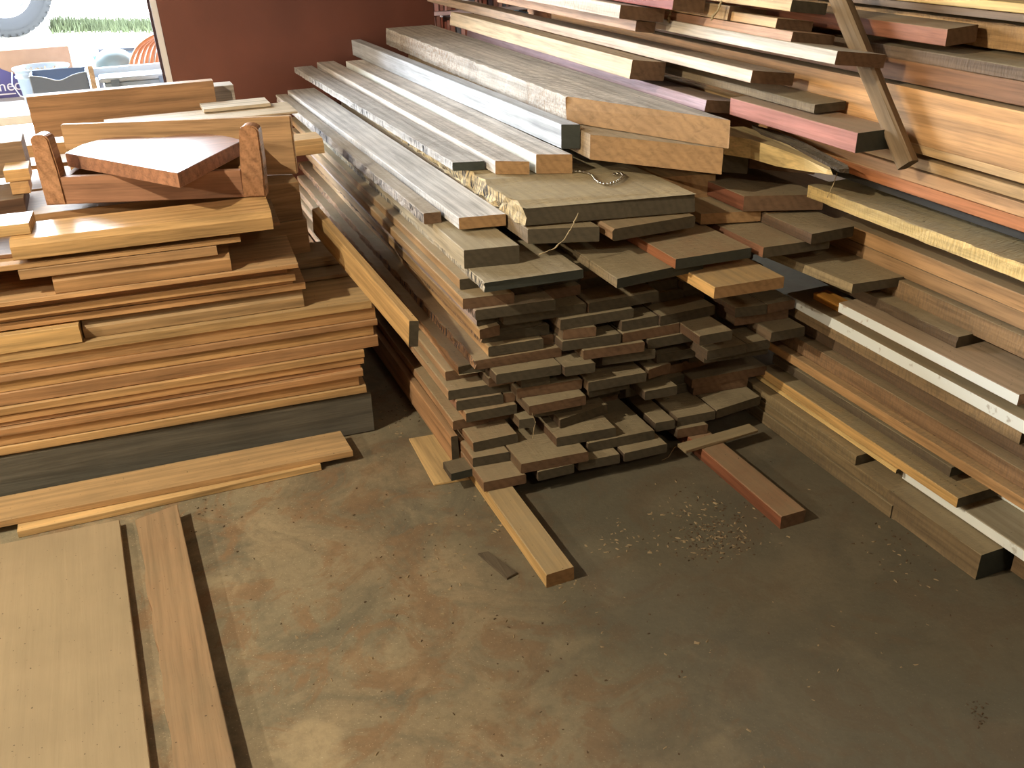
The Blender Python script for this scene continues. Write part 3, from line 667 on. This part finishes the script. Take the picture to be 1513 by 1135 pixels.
# cradle with post ends
cr = empty('wooden_cradle', (0, 0, 0), 'low wooden cradle with two rounded upright posts on top of the left stack', 'cradle')
z0c = TOPZ
A = onz((95, 303), z0c); B = onz((392, 291), z0c)
cr.location = (A.x, A.y, z0c+.0005)
d = B-A; ya = math.atan2(d.y, d.x); cr.rotation_euler = (0, 0, ya); Wc = d.length
def inner(name, verts_fn, m, col, dust): pass
hr = ony((95, 262), A.y).z-z0c
def setc(o, col, dust): o.color = (*lin(col), dust); return o
setc(boxm('rail', .0, Wc-.06, .004, .028, 0, hr, M['wood_x'], cr, .002), (176, 120, 84), .2)
def post(x0, x1, lean, h):
    V = []; out = [(x0+lean, 0), (x1+lean*.2, 0)]
    # outline in x,z with a rounded top, extruded in y
    pts = [(x0, 0), (x1, 0), (x1+lean*.5, h*.5)]
    n = 10; cxx = (x0+x1)/2+lean; rr = (x1-x0)*.43
    for i in range(n+1):
        t = math.pi*i/n; pts.append((cxx+rr*math.cos(t), h-rr*.7+rr*.7*math.sin(t)))
    pts.append((x0+lean*.5, h*.5))
    bm = bmesh.new(); fr = [bm.verts.new((x, 0, z)) for x, z in pts]; bk = [bm.verts.new((x, .05, z)) for x, z in pts]
    bm.faces.new(fr); bm.faces.new(bk[::-1])
    for i in range(len(pts)): bm.faces.new((fr[i], bk[i], bk[(i+1) % len(pts)], fr[(i+1) % len(pts)]))
    bmesh.ops.recalc_face_normals(bm, faces=bm.faces[:])
    bmesh.ops.bevel(bm, geom=[e for e in bm.edges if abs(e.verts[0].co.y-e.verts[1].co.y) < 1e-6], offset=.004, segments=2, affect='EDGES')
    me = bpy.data.meshes.new('post'); bm.to_mesh(me); bm.free(); me.materials.append(M['varnish'])
    o = bpy.data.objects.new('post', me); C.objects.link(o); o.parent = cr; return setc(o, (186, 128, 84), .1)
hp = ony((370, 186), B.y).z-z0c
post(-.05, .008, -.004, hp*.98); post(Wc-.062, Wc+.002, .010, hp)
yr = .33
hb = ony((200, 175), A.y+yr).z-z0c
o = boxm('back_board', ony((40, 240), A.y+yr).x-A.x, ony((388, 240), A.y+yr).x-A.x, yr, yr+.022, -(z0c-.7335), hb, M['wood_x'], cr, .003); setc(o, (196, 148, 96), .2)
setc(boxm('side_cleat', .0, .02, .028, yr, 0, hr*.95, M['wood'], cr, .001), (170, 120, 80), .2)
setc(boxm('side_cleat', Wc-.075, Wc-.062, .05, yr, 0, hr*1.0, M['wood'], cr, .001), (200, 150, 96), .2)
# pointed slab lying on it
zs = z0c+hr+.045
ol = [(96, 226), (120, 214), (150, 205), (175, 202), (200, 201), (225, 203), (245, 202), (268, 198), (290, 197), (312, 198), (334, 201), (359, 207), (262, 256)]
Zs = [onz(p, zs) for p in ol]; A0 = Zs[0]
o = poly('pointed_slab', [(q-A0)[:2] for q in Zs], -.040, 0, [M['varnish_x'], M['wood_x']], bev=.0015)
o.location = A0; o.color = (*lin((170, 112, 76)), 0); tag(o, 'thick glossy pointed slab with a curved back edge resting across the cradle posts', 'wooden slab')

# ------------------------------------------------------------------ foreground floor boards on the left
def strip(label, rb, lb, zb_, t, w, col, **k):
    A, B = onz(rb, zb_), onz(lb, zb_); v = B-A
    return plank('plank', label, tuple(A), math.pi/2+math.atan2(-v.y, -v.x), w, math.hypot(v.x, v.y), t, col, group='floor boards before the left stack', **k)
strip('narrow pale strip on the floor, lying under the front edge of the broad tan board', (475, 695), (28, 795), .0005, .020, .09, (226, 178, 108), dust=.15)
strip('broad tan board lying flat on the floor in front of the grey foot timber', (522, 674), (-30, 786), .0215, .019, .135, (206, 158, 98), dust=.3, ch=.001, skew=.012)
pa_, pb_ = onz((176, 768), .024), onz((224, 1150), .024)
o = poly('plywood_sheet', [(-1.3, pb_.y), (pb_.x, pb_.y), (pa_.x, pa_.y), (-1.3, pa_.y+.05)], .0005, .024, [M['ply'], M['end']], bev=.001); o.color = (*lin((176, 150, 114)), .5)
tag(o, 'wide flat sheet of tan plywood on the floor at the lower left', 'plywood')
r = random.Random(3); La = [onz(p, .046) for p in ((200, 768), (214, 840), (226, 920), (238, 1000), (248, 1070), (262, 1180))]; Ra = [onz(p, .046) for p in ((360, 1180), (318, 1000), (262, 745))]
lf = []
for q in range(len(La)-1):
    for t_ in range(4): lf.append((La[q].lerp(La[q+1], t_/4).x+r.uniform(-.004, .004), La[q].lerp(La[q+1], t_/4).y))
lf.append((La[-1].x, La[-1].y))
o = poly('plank', lf+[(v.x, v.y) for v in Ra], 0, .0455, [M['wood'], M['wood']], bev=.0015)
o.color = (*lin((168, 124, 84)), .45); o.location = (0, 0, .0003)
tag(o, 'long board with wavy figured face on the floor beside the plywood sheet', 'board')

# chip of bark
o = poly('wood_offcut', [(0, 0), (.028, -.004), (.062, -.115), (.03, -.125)], 0, .006, [M['dull'], M['dull']], bev=.001)
q = onz((706, 820), 0); o.location = (q.x, q.y, .0003); o.color = (*lin((96, 82, 62)), 0); tag(o, 'small dark flat offcut of wood on the concrete, left of the pale runner', 'wood scrap')

# ------------------------------------------------------------------ debris (uncountable)
def debris(name, label, m, spots, size, seed, flat=.4):
    r = random.Random(seed); V = []; Fc = []
    for (px, py, sx, sy, n, z) in spots:
        for i in range(n):
            p = (r.gauss(px, sx), r.gauss(py, sy)); q = onz(p, z)
            s = size*r.uniform(.35, 1.3); e = r.uniform(.4, 1.); an = r.uniform(0, 6.28); ca, sa = math.cos(an), math.sin(an)
            o0 = len(V); h = s*flat*r.uniform(.3, 1)
            for (x, y, zz_) in ((-1, -.6, 0), (1, -.4, 0), (.8, .7, 0), (-.7, .5, 0), (-.6, -.2, 1), (.5, -.1, .8), (.3, .4, 1)):
                x += r.uniform(-.3, .3); y += r.uniform(-.3, .3)
                V.append((q.x+(x*ca-y*sa*e)*s, q.y+(x*sa+y*ca*e)*s, z+zz_*h+.0004))
            a_ = o0
            Fc += [(a_, a_+1, a_+5, a_+4), (a_+1, a_+2, a_+6, a_+5), (a_+2, a_+3, a_+6), (a_+3, a_, a_+4), (a_+3, a_+4, a_+6), (a_+4, a_+5, a_+6), (a_+3, a_+2, a_+1, a_)]
    o = obj(name, V, Fc, m); return tag(o, label, 'debris', kind='stuff')
debris('wood_chips', 'loose pale wood chips scattered over the concrete floor', M['chip'],
       [(1050, 770, 45, 26, 120, 0), (910, 800, 30, 14, 40, 0), (1055, 800, 30, 12, 70, 0), (735, 760, 12, 26, 26, 0), (840, 862, 16, 8, 22, 0), (1350, 790, 50, 30, 60, 0), (1300, 950, 130, 70, 26, 0),
        (500, 700, 110, 40, 26, 0), (580, 620, 14, 12, 22, 0), (760, 960, 220, 90, 40, 0), (560, 860, 130, 60, 40, 0), (690, 760, 30, 60, 30, 0), (640, 835, 30, 30, 18, 0), (1240, 660, 60, 30, 20, 0)], .0052, 3)
debris('bark_crumbs', 'dark crumbs of bark and dirt scattered over the concrete floor', M['crumb'],
       [(1050, 765, 50, 30, 200, 0), (1060, 800, 30, 14, 150, 0), (560, 800, 150, 70, 90, 0), (900, 900, 260, 110, 120, 0), (600, 600, 20, 15, 50, 0), (1350, 800, 55, 40, 90, 0), (1445, 1055, 8, 10, 30, 0), (300, 760, 20, 14, 20, 0)], .0034, 4, .7)

# lint strings and cobweb tufts
GS = 'strings of dusty cobweb'
def strand(label, pix, plane, rad, seed):
    r = random.Random(seed)
    P_ = [plane(p) for p in pix]; pts = []
    for i in range(len(P_)-1):
        for s in range(5): pts.append(P_[i].lerp(P_[i+1], s/5)+Vector((r.uniform(-1, 1), r.uniform(-1, 1), r.uniform(-1, 1)))*rad*.6)
    pts.append(P_[-1])
    O = pts[0].copy()
    o = tube('cobweb_string', [p-O for p in pts], [rad*r.uniform(.5, 1.4) for _ in pts], M['lint'], seg=5); o.location = O
    return tag(o, label, 'cobweb', GS)
strand('curved pale string of dusty cobweb hanging from the front edge of the shaggy slab', [(855, 315), (845, 335), (835, 352), (820, 367), (797, 376)], lambda p: ony(p, 2.21), .0016, 1)
strand('short white cobweb string hanging low on the front of the middle stack', [(786, 610), (791, 624), (788, 640), (787, 648)], lambda p: ony(p, 2.14), .001, 2)
strand('thin cobweb string hanging from the tip of the split bark slab', [(1237, 255), (1232, 272), (1222, 292)], lambda p: ony(p, 2.02), .0012, 3)
strand('tiny curl of cobweb under the front right of the lowest boards', [(1005, 655), (996, 662), (987, 676), (978, 680)], lambda p: onz(p, .01) , .0011, 4)
strand('pale tuft of cobweb hanging between the coarse-grained board and the tan-pink one', [(992, 3), (990, 20), (987, 33)], lambda p: ony(p, 2.62), .004, 5)
strand('pale cobweb tuft dangling at the top edge left of the dark board ends', [(1066, 2), (1060, 16), (1050, 30)], lambda p: ony(p, 2.35), .003, 6)

# ------------------------------------------------------------------ behind: red-brown panel, bench, things in the doorway
M['panel'] = plain('red_brown_plywood', (116, 60, 43), .55, noise=.25, sc=3)
YP = 5.0
pl = empty('plywood_sheet', (.30, YP, 0), 'tall reddish-brown plywood panel standing behind the stacks', 'panel')
xr_ = ony((650, 40), YP).x-.30
boxm('sheet', .0, xr_, 0, .02, 0, 2.3, M['panel'], pl, .002)
M['alu'] = plain('pale_metal_edge', (214, 212, 214), .4)
M['dkline'] = plain('dark_edge_strip', (62, 36, 48), .6)
boxm('metal_edge', -.028, -.001, -.004, .024, 0, 2.3, M['alu'], pl, .001)
boxm('dark_strip', -.042, -.029, -.002, .02, 0, 2.3, M['dkline'], pl, .001)
pl.rotation_euler = (0, math.radians(-1.6), 0)

# bench with the clutter
M['bench'] = plain('white_table_top', (226, 226, 224), .5, noise=.1)
M['legm'] = plain('grey_metal', (150, 152, 156), .4, .6)
TZ = .66
tb = empty('folding_table', (-.55, 5.55, 0), 'white folding table behind the left stack carrying boxes and buckets', 'table')
boxm('tabletop', -.75, 1.3, -.50, .55, TZ-.04, TZ, M['bench'], tb, .006)
for sx in (-.68, 1.22):
    for sy in (-.38, .48):
        boxm('leg', sx-.015, sx+.015, sy-.015, sy+.015, 0, TZ-.04, M['legm'], tb, .002)

M['card'] = plain('cardboard', (196, 158, 130), .85, noise=.08)
M['blue'] = plain('violet_blue_print', (84, 80, 150), .6)
M['whitep'] = plain('white_print', (236, 232, 240), .6)
yb_ = 5.62
A = ony((0, 70), yb_)
bx = empty('cardboard_box', (ony((102, 75), yb_).x, yb_, TZ+.0005), 'open cardboard box with a violet-blue printed front at the left frame edge', 'box')
hbx = ony((60, 71), yb_).z-TZ
boxm('carton', -.62, 0, 0, .35, 0, hbx, M['card'], bx, .003)
# printed gable-shaped patch
def flat(name, pts, y, m, parent, th=.001):
    V = [(x, y, z) for x, z in pts]+[(x, y-th, z) for x, z in pts]; n = len(pts)
    Fc = [tuple(range(n)), tuple(range(2*n-1, n-1, -1))]+[(i, n+i, n+(i+1) % n, (i+1) % n) for i in range(n)]
    return obj(name, V, Fc, m, parent)
def loc(p, y, o): q = ony(p, y); return (q.x-o.location.x, q.z-o.location.z)
flat('blue_print', [loc((-30, 80), yb_, bx), loc((2, 102), yb_, bx), (loc((46, 118), yb_, bx)), (loc((46, 163), yb_, bx)[0], .0), (loc((-60, 163), yb_, bx)[0], 0), loc((-60, 110), yb_, bx)], -.0005, M['blue'], bx)
def text(name, s, size, x, z, y, m, parent):
    cu = bpy.data.curves.new(name, 'FONT'); cu.body = s; cu.size = size; cu.extrude = .0008
    o = bpy.data.objects.new(name, cu); C.objects.link(o); 
    dg = bpy.context.evaluated_depsgraph_get(); me = bpy.data.meshes.new_from_object(o.evaluated_get(dg))
    bpy.data.objects.remove(o); me.materials.clear(); me.materials.append(m)
    o = bpy.data.objects.new(name, me); C.objects.link(o); o.parent = parent
    o.location = (x, y, z); o.rotation_euler = (math.pi/2, 0, 0); return o
x_, z_ = loc((-1, 135), yb_, bx); text('lettering', 'ned', .075, x_, z_, -.003, M['whitep'], bx)
for kx, py in enumerate((139,)):
    x_, z_ = loc((-3, py+2), yb_, bx); flat('print_line', [(x_, z_), (x_+.085, z_), (x_+.085, z_+.006), (x_, z_+.006)], -.0018, M['whitep'], bx)

M['bktw'] = plain('white_bucket', (150, 166, 182), .4)
M['bkti'] = plain('bucket_inside', (90, 112, 136), .5)
yk = 5.40
cb = ony((60, 98), yk); rb = abs(ony((101, 98), yk).x-ony((17, 98), yk).x)/2
bk = empty('bucket', (cb.x, yk, TZ+.0005), 'round white bucket full of shavings, in the doorway at left', 'bucket')
hk = cb.z-TZ
lathe('pail', [(0, .0), (rb*.84, 0), (rb*.93, hk*.72), (rb*1.0, hk*.73), (rb*1.0, hk*.78), (rb*.95, hk*.79), (rb*.97, hk*.95), (rb*1.04, hk*.95), (rb*1.04, hk), (rb*.97, hk), (rb*.9, hk*.6), (0, hk*.6)], M['bktw'], bk)
r = random.Random(9); V = []; Fc = []
for i in range(60):
    a_ = r.uniform(0, 6.28); d_ = rb*.75*math.sqrt(r.random()); x, y, z = d_*math.cos(a_), d_*math.sin(a_), hk*(.80+r.uniform(0, .14))
    o0 = len(V); w_ = r.uniform(.008, .02); q_ = r.uniform(0, 3)
    V += [(x, y, z), (x+w_*math.cos(q_), y+w_*math.sin(q_), z+.01), (x+w_*.5, y+w_, z+.004)]; Fc.append((o0, o0+1, o0+2))
shv = obj('shavings', V, Fc, M['chip'], bk); shv['kind'] = 'stuff'
lathe('fill', [(0, hk*.80), (rb*.9, hk*.80), (rb*.9, hk*.7)], M['bkti'], bk)
tube('handle', [(-rb*1.05, 0, hk*.9), (-rb*1.12, -.05, hk*.6), (-rb*.9, -rb*.8, hk*.3), (-rb*.3, -rb*1.05, hk*.18)], .003, M['alu'], bk)

# dark storage bin with a wavy scooped front
M['bin'] = plain('slate_blue_bin', (92, 112, 142), .5)
yq = 5.08
a = ony((44, 113), yq); b = ony((128, 113), yq)
bn = empty('storage_bin', (a.x, yq, TZ+.0005), 'slate-blue storage bin with a scooped wavy front rim, before the bucket', 'bin')
wB = b.x-a.x; hB = a.z-TZ
n = 16; top = []
for i in range(n+1):
    u_ = i/n; top.append((u_*wB, hB-.035*math.exp(-((u_-.5)/.22)**2)-.004*math.sin(u_*9)))
fr = [(0, .0)] + [(wB, 0)] + top[::-1]
flat('front', fr, 0, M['bin'], bn, .006)
boxm('side', -.004, .004, 0, .16, 0, hB, M['bktw'], bn, .002)
boxm('side', wB-.004, wB+.004, 0, .16, 0, hB, M['bin'], bn, .002)
boxm('back', 0, wB, .156, .162, 0, hB*1.02, M['bin'], bn, .002)
boxm('base', 0, wB, 0, .16, 0, .006, M['bin'], bn, 0)
tube('rim', [(x, -.003, z+.001) for x, z in top], .0035, M['bktw'], bn)

# stake
M['stake'] = wood('stake_wood', tint=(200, 172, 142))
a = ony((130, 98), 5.07); b = ony((138, 144), 5.07)
o = boxm('stake', -.012, .012, 0, .02, TZ+.0005-a.z, 0, M['stake'], bev=.002); o.location = (a.x+.008, 5.07, a.z); tag(o, 'short upright pale wooden stake right of the slate-blue bin', 'stake')
# rail, case, pipes, hose on the right of the doorway
a = ony((136, 107), 5.30); b = ony((256, 112), 5.30)
o = boxm('metal_rail', 0, b.x-a.x, 0, .04, -.022, .022, plain('pale_grey_metal', (176, 190, 198), .4), bev=.003); o.location = (a.x, 5.30, a.z-.006); tag(o, 'pale grey metal rail lying across above the flat case', 'rail')
for xx_ in (.02, b.x-a.x-.04): 
    boxm('foot', xx_, xx_+.02, .01, .03, TZ+.0005-(a.z-.006), -.022, M['legm'], o, 0)
a = ony((155, 128), 5.0); b = ony((257, 143), 5.0)
cs = empty('flat_case', (a.x, 5.12, TZ+.0005), 'flat grey-blue case with a white lid in the doorway', 'case')
hc = a.z-TZ
boxm('shell', 0, b.x-a.x, 0, .15, 0, hc, plain('grey_blue_case', (122, 142, 162), .5), cs, .006)
boxm('lid', -.02, b.x-a.x-.0, -.01, .16, hc+.0003, hc+.02, M['bktw'], cs, .004)
boxm('latch', .03, .07, -.014, -.0105, hc-.02, hc+.012, M['bkti'], cs, .002)
boxm('latch', .25, .29, -.014, -.0105, hc-.02, hc+.012, M['bkti'], cs, .002)
# bags/pipes behind
a = ony((145, 76), 5.8); b = ony((235, 73), 5.8)
o = tube('pipe', [(0, 0, 0), (b.x-a.x, 0, b.z-a.z)], .018, plain('dark_grey_pipe', (96, 104, 118), .4), seg=16); o.location = a; tag(o, 'dark grey pipe lying horizontally behind the blue tub', 'pipe')
a = ony((140, 83), 5.74); 
o = lathe('blue_tub', [(0, 0), (.04, 0), (.06, .085), (.056, .085), (.037, .006), (0, .006)], plain('bright_blue_plastic', (60, 150, 214), .35), seg=24); o.location = (a.x+.045, 5.80, a.z-.085); tag(o, 'small bright blue tub below the dark grey pipe', 'tub')
M['cloud'] = plain('pale_green_plastic', (112, 136, 142), .5)
for (px, w_, h_, lb) in ((172, .14, .13, 'rounded pale grey-green sack left of the hose coil'), (238, .13, .13, 'rounded pale grey-green sack right of the hose coil')):
    a = ony((px, 105), 5.62)
    bm = bmesh.new(); bmesh.ops.create_uvsphere(bm, u_segments=24, v_segments=14, radius=1)
    for v in bm.verts: v.co = Vector((math.copysign(abs(v.co.x)**.8, v.co.x)*w_*.7, v.co.y*.09, math.copysign(abs(v.co.z)**.8, v.co.z)*h_*.75))
    me = bpy.data.meshes.new('sack'); bm.to_mesh(me); bm.free(); me.materials.append(M['cloud'])
    for p in me.polygons: p.use_smooth = True
    o = bpy.data.objects.new('sack', me); C.objects.link(o); o.location = (a.x, 5.66, TZ+h_*.75); tag(o, lb, 'sack')
# hose coil
M['hose'] = plain('orange_tan_hose', (176, 98, 44), .45)
hs = empty('hose_coil', (0, 5.42, 0), 'coil of orange-tan hose hanging in loops beside the panel', 'hose')
for i in range(6):
    P_ = []
    c0 = 196+i*7.5
    for (dx, py) in ((0, 123), (-3, 108), (-2, 92), (4, 76), (14, 64), (30, 54), (48, 50), (62, 52)):
        P_.append(ony((c0+dx*(1-.08*i), py-i*1.5), 5.42+.02*i)-hs.location)
    pts = []
    for q in range(len(P_)-1):
        for s in range(4):
            t = s/4; p0 = P_[max(q-1, 0)]; p1 = P_[q]; p2 = P_[q+1]; p3 = P_[min(q+2, len(P_)-1)]
            pts.append(.5*((2*p1)+(p2-p0)*t+(2*p0-5*p1+4*p2-p3)*t*t+(3*p1-p0-3*p2+p3)*t*t*t))
    pts.append(P_[-1]); tube('loop', [tuple(p) for p in pts], .0095, M['hose'], hs, seg=8)
a = ony((243, 60), 5.5)
o = lathe('reel_hub', [(0, 0), (.04, 0), (.04, .03), (.03, .035), (.03, .08), (0, .08)], M['bkti'], hs, seg=24, axis='Y', loc=(a.x, .03, a.z))

# bookshelf-like rack right of the panel
ys = 5.7
M['shelf'] = wood('shelf_wood', tint=(170, 116, 78))
sh = empty('shelf_rack', (ony((648, 20), ys).x-.05, ys, 0), 'rack of thin upright boards on shelves glimpsed right of the red-brown panel', 'shelf')
zs1 = ony((700, 14), ys).z; zs2 = ony((665, 30), ys).z; zs3 = ony((665, 63), ys).z
for z_ in (zs1, zs3): boxm('shelf_board', 0, .75, 0, .3, z_-.02, z_, M['alu'], sh, .002)
boxm('shelf_board', 0, .75, 0, .3, .05, .07, M['alu'], sh, .002)
boxm('upright', -.03, 0, 0, .3, 0, 1.6, M['shelf'], sh, .002); boxm('upright', .75, .78, 0, .3, 0, 1.6, M['shelf'], sh, .002)
r = random.Random(21)
CL = [(214, 222, 228), (170, 130, 110), (120, 140, 150), (222, 190, 176), (90, 84, 90), (196, 206, 214), (156, 96, 70)]
for zi, z_ in enumerate((zs1, zs3)):
    x = .02
    while x < .68:
        w_ = r.uniform(.012, .028); h_ = r.uniform(.10, .15); ci = r.randrange(len(CL))
        nm = 'thin_board'; mm = M.setdefault('tb%d' % ci, plain('thin_board_%s' % 'abcdefg'[ci], CL[ci], .6))
        bd = boxm(nm, 0, w_, .04, .24, 0, h_, mm, None, .001)
        bd.location = (sh.location.x+x, ys, z_+.0006); x += w_+r.uniform(.002, .012)
        tag(bd, 'thin upright offcut on the %s shelf of the rack right of the red-brown panel' % ('upper' if zi == 0 else 'lower'), 'offcut', 'upright offcuts on the rack shelves')

# ------------------------------------------------------------------ outside
def ground_mat():
    m, nt, b = mat('sunlit_gravel_and_grass'); tc = N(nt, 'ShaderNodeTexCoord'); n = N(nt, 'ShaderNodeTexNoise'); n.inputs['Scale'].default_value = 8; n.inputs['Detail'].default_value = 6
    nt.links.new(tc.outputs['Object'], n.inputs['Vector'])
    nt.links.new(mixc(nt, n.outputs['Fac'], lin((214, 206, 190)), lin((240, 236, 226))), b.inputs['Base Color']); b.inputs['Roughness'].default_value = .9
    return m
def gz(y): return (y-6.6)*.155
V = []; ys_ = [6.6, 9, 11, 14, 20, 40]
for y in ys_: V += [(-30, y, gz(y) if y < 21 else gz(20)), (30, y, gz(y) if y < 21 else gz(20))]
g = obj('ground', V, [(2*i, 2*i+1, 2*i+3, 2*i+2) for i in range(len(ys_)-1)], ground_mat()); tag(g, kind='structure')
def ong(p):
    r_ = ray(p); # z = (y-6.6)*.155 
    t = (CH+6.6*.155)/(.155*r_[1]-r_[2]); return Vector((r_[0]*t, r_[1]*t, CH+r_[2]*t))
r = random.Random(5); V = []; Fc = []
for i in range(5200):
    p = (r.uniform(76, 262) if i % 3 else r.uniform(-420, -75), r.gauss(42, 3.5)); q = ong(p); h = r.uniform(.04, .12); a_ = r.uniform(0, 3.1); w_ = .006
    o0 = len(V); dx, dy = math.cos(a_)*w_, math.sin(a_)*w_; lx, ly = r.uniform(-.04, .04), r.uniform(-.04, .04)
    V += [(q.x-dx, q.y-dy, q.z), (q.x+dx, q.y+dy, q.z), (q.x+lx, q.y+ly, q.z+h)]; Fc.append((o0, o0+1, o0+2))
tag(obj('grass', V, Fc, plain('dry_green_grass', (62, 72, 40), .9)), 'strip of short green grass outside the doorway', 'grass', kind='stuff')

# parked car: the wheel shows in the corner
M['rub'] = plain('tyre_rubber', (9, 13, 20), .7); M['rim'] = plain('bright_rim', (214, 220, 226), .3, .2); M['paint'] = plain('silver_white_paint', (220, 224, 230), .3)
q = ong((18, 52)); Yw = q.y
rw = 56/1400*math.sqrt(Yw**2+1)*1.0
car = empty('car', (q.x, Yw, q.z), 'parked pale car outside, only its wheel showing in the top left corner', 'car')
def wheel(x, y):
    prof = [(rw*.62, -.10), (rw*.80, -.12), (rw*.93, -.115), (rw, -.09), (rw, .09), (rw*.93, .115), (rw*.80, .12), (rw*.62, .10)]
    t = lathe('tyre', prof, M['rub'], car, seg=64, axis='Y', loc=(x, y, rw))
    # tread lugs
    V = []; Fc = []
    for i in range(44):
        a_ = 2*math.pi*i/44
        for s in (-1, 1):
            o0 = len(V)
            for (rr_, da, yy) in ((rw*.88, 0, -.121), (rw*1.015, 0, -.098), (rw*1.015, .09, -.098), (rw*.88, .075, -.121), (rw*1.02, 0, -.01), (rw*1.02, .09, -.01)):
                V.append((x+rr_*math.cos(a_+da), y+yy*(-s), rw+rr_*math.sin(a_+da)))
            Fc += [(o0, o0+1, o0+2, o0+3), (o0+1, o0+4, o0+5, o0+2)]
    lg = obj('tread', V, Fc, M['rub'], t)
    rim = lathe('rim', [(rw*.62, -.10), (rw*.6, -.085), (rw*.52, -.03), (rw*.50, -.02), (rw*.50, .1)], M['rim'], car, seg=48, axis='Y', loc=(x, y, rw))
    V = []; Fc = []
    for i in range(6):
        a_ = 2*math.pi*i/6+.3
        o0 = len(V)
        for (rr_, w_) in ((rw*.1, .5), (rw*.52, .30)):
            for s in (-1, 1): V.append((x+rr_*math.cos(a_+s*w_), y-.05, rw+rr_*math.sin(a_+s*w_)))
            for s in (-1, 1): V.append((x+rr_*math.cos(a_+s*w_), y-.02, rw+rr_*math.sin(a_+s*w_)))
        Fc += [(o0, o0+1, o0+5, o0+4), (o0+2, o0+6, o0+7, o0+3), (o0, o0+4, o0+6, o0+2), (o0+1, o0+3, o0+7, o0+5)]
    obj('spokes', V, Fc, M['rim'], rim)
wheel(0, 0); wheel(.12, 1.55)
boxm('body', -2.6, .75, -.05, 1.6, rw*1.55, rw*1.55+.7, M['paint'], car, .08)
boxm('cabin', -2.2, -.3, .05, 1.5, rw*1.55+.65, rw*1.55+1.25, M['paint'], car, .12)

# ------------------------------------------------------------------ light
W = bpy.data.worlds.new('World'); bpy.context.scene.world = W; W.use_nodes = True
nt = W.node_tree; bg = nt.nodes['Background']
bg.inputs['Color'].default_value = (.80, .90, 1.0, 1); bg.inputs['Strength'].default_value = SKY = 15.5
# daylight portal in the doorway (guides sampling of the sky only)
pa = bpy.data.lights.new('doorway_portal', 'AREA'); pa.shape = 'RECTANGLE'; pa.size = 5.05; pa.size_y = 3.05; pa.cycles.is_portal = True
po = bpy.data.objects.new('doorway_portal', pa); C.objects.link(po); po.location = (-.975, 6.55, 1.525); po.rotation_euler = (-math.pi/2, 0, 0)
def lamp(name, loc_, watt, rad, col):
    l = bpy.data.lights.new(name, 'POINT'); l.energy = watt; l.shadow_soft_size = rad; l.color = col
    o = bpy.data.objects.new(name, l); C.objects.link(o); o.location = loc_
lamp('ceiling_bulb_or_fill', (-1.7, 1.7, 2.6), 125, .03, (1, .895, .69))
lamp('ceiling_bulb_or_fill', (.9, -1.3, 2.8), 20, .12, (1, .895, .69))  # added fill light behind the camera, brightens the stack fronts
lamp('ceiling_bulb_or_fill', (-3.0, 1.5, 2.05), 75, .05, (1, .895, .69))
sc = bpy.context.scene
sc.view_settings.view_transform = 'Standard'; sc.view_settings.look = 'None'; sc.view_settings.exposure = 1.35; sc.view_settings.gamma = 1
sc.view_settings.use_curve_mapping = False
sc.cycles.max_bounces = 6; sc.cycles.diffuse_bounces = 4; sc.cycles.sample_clamp_indirect = 4
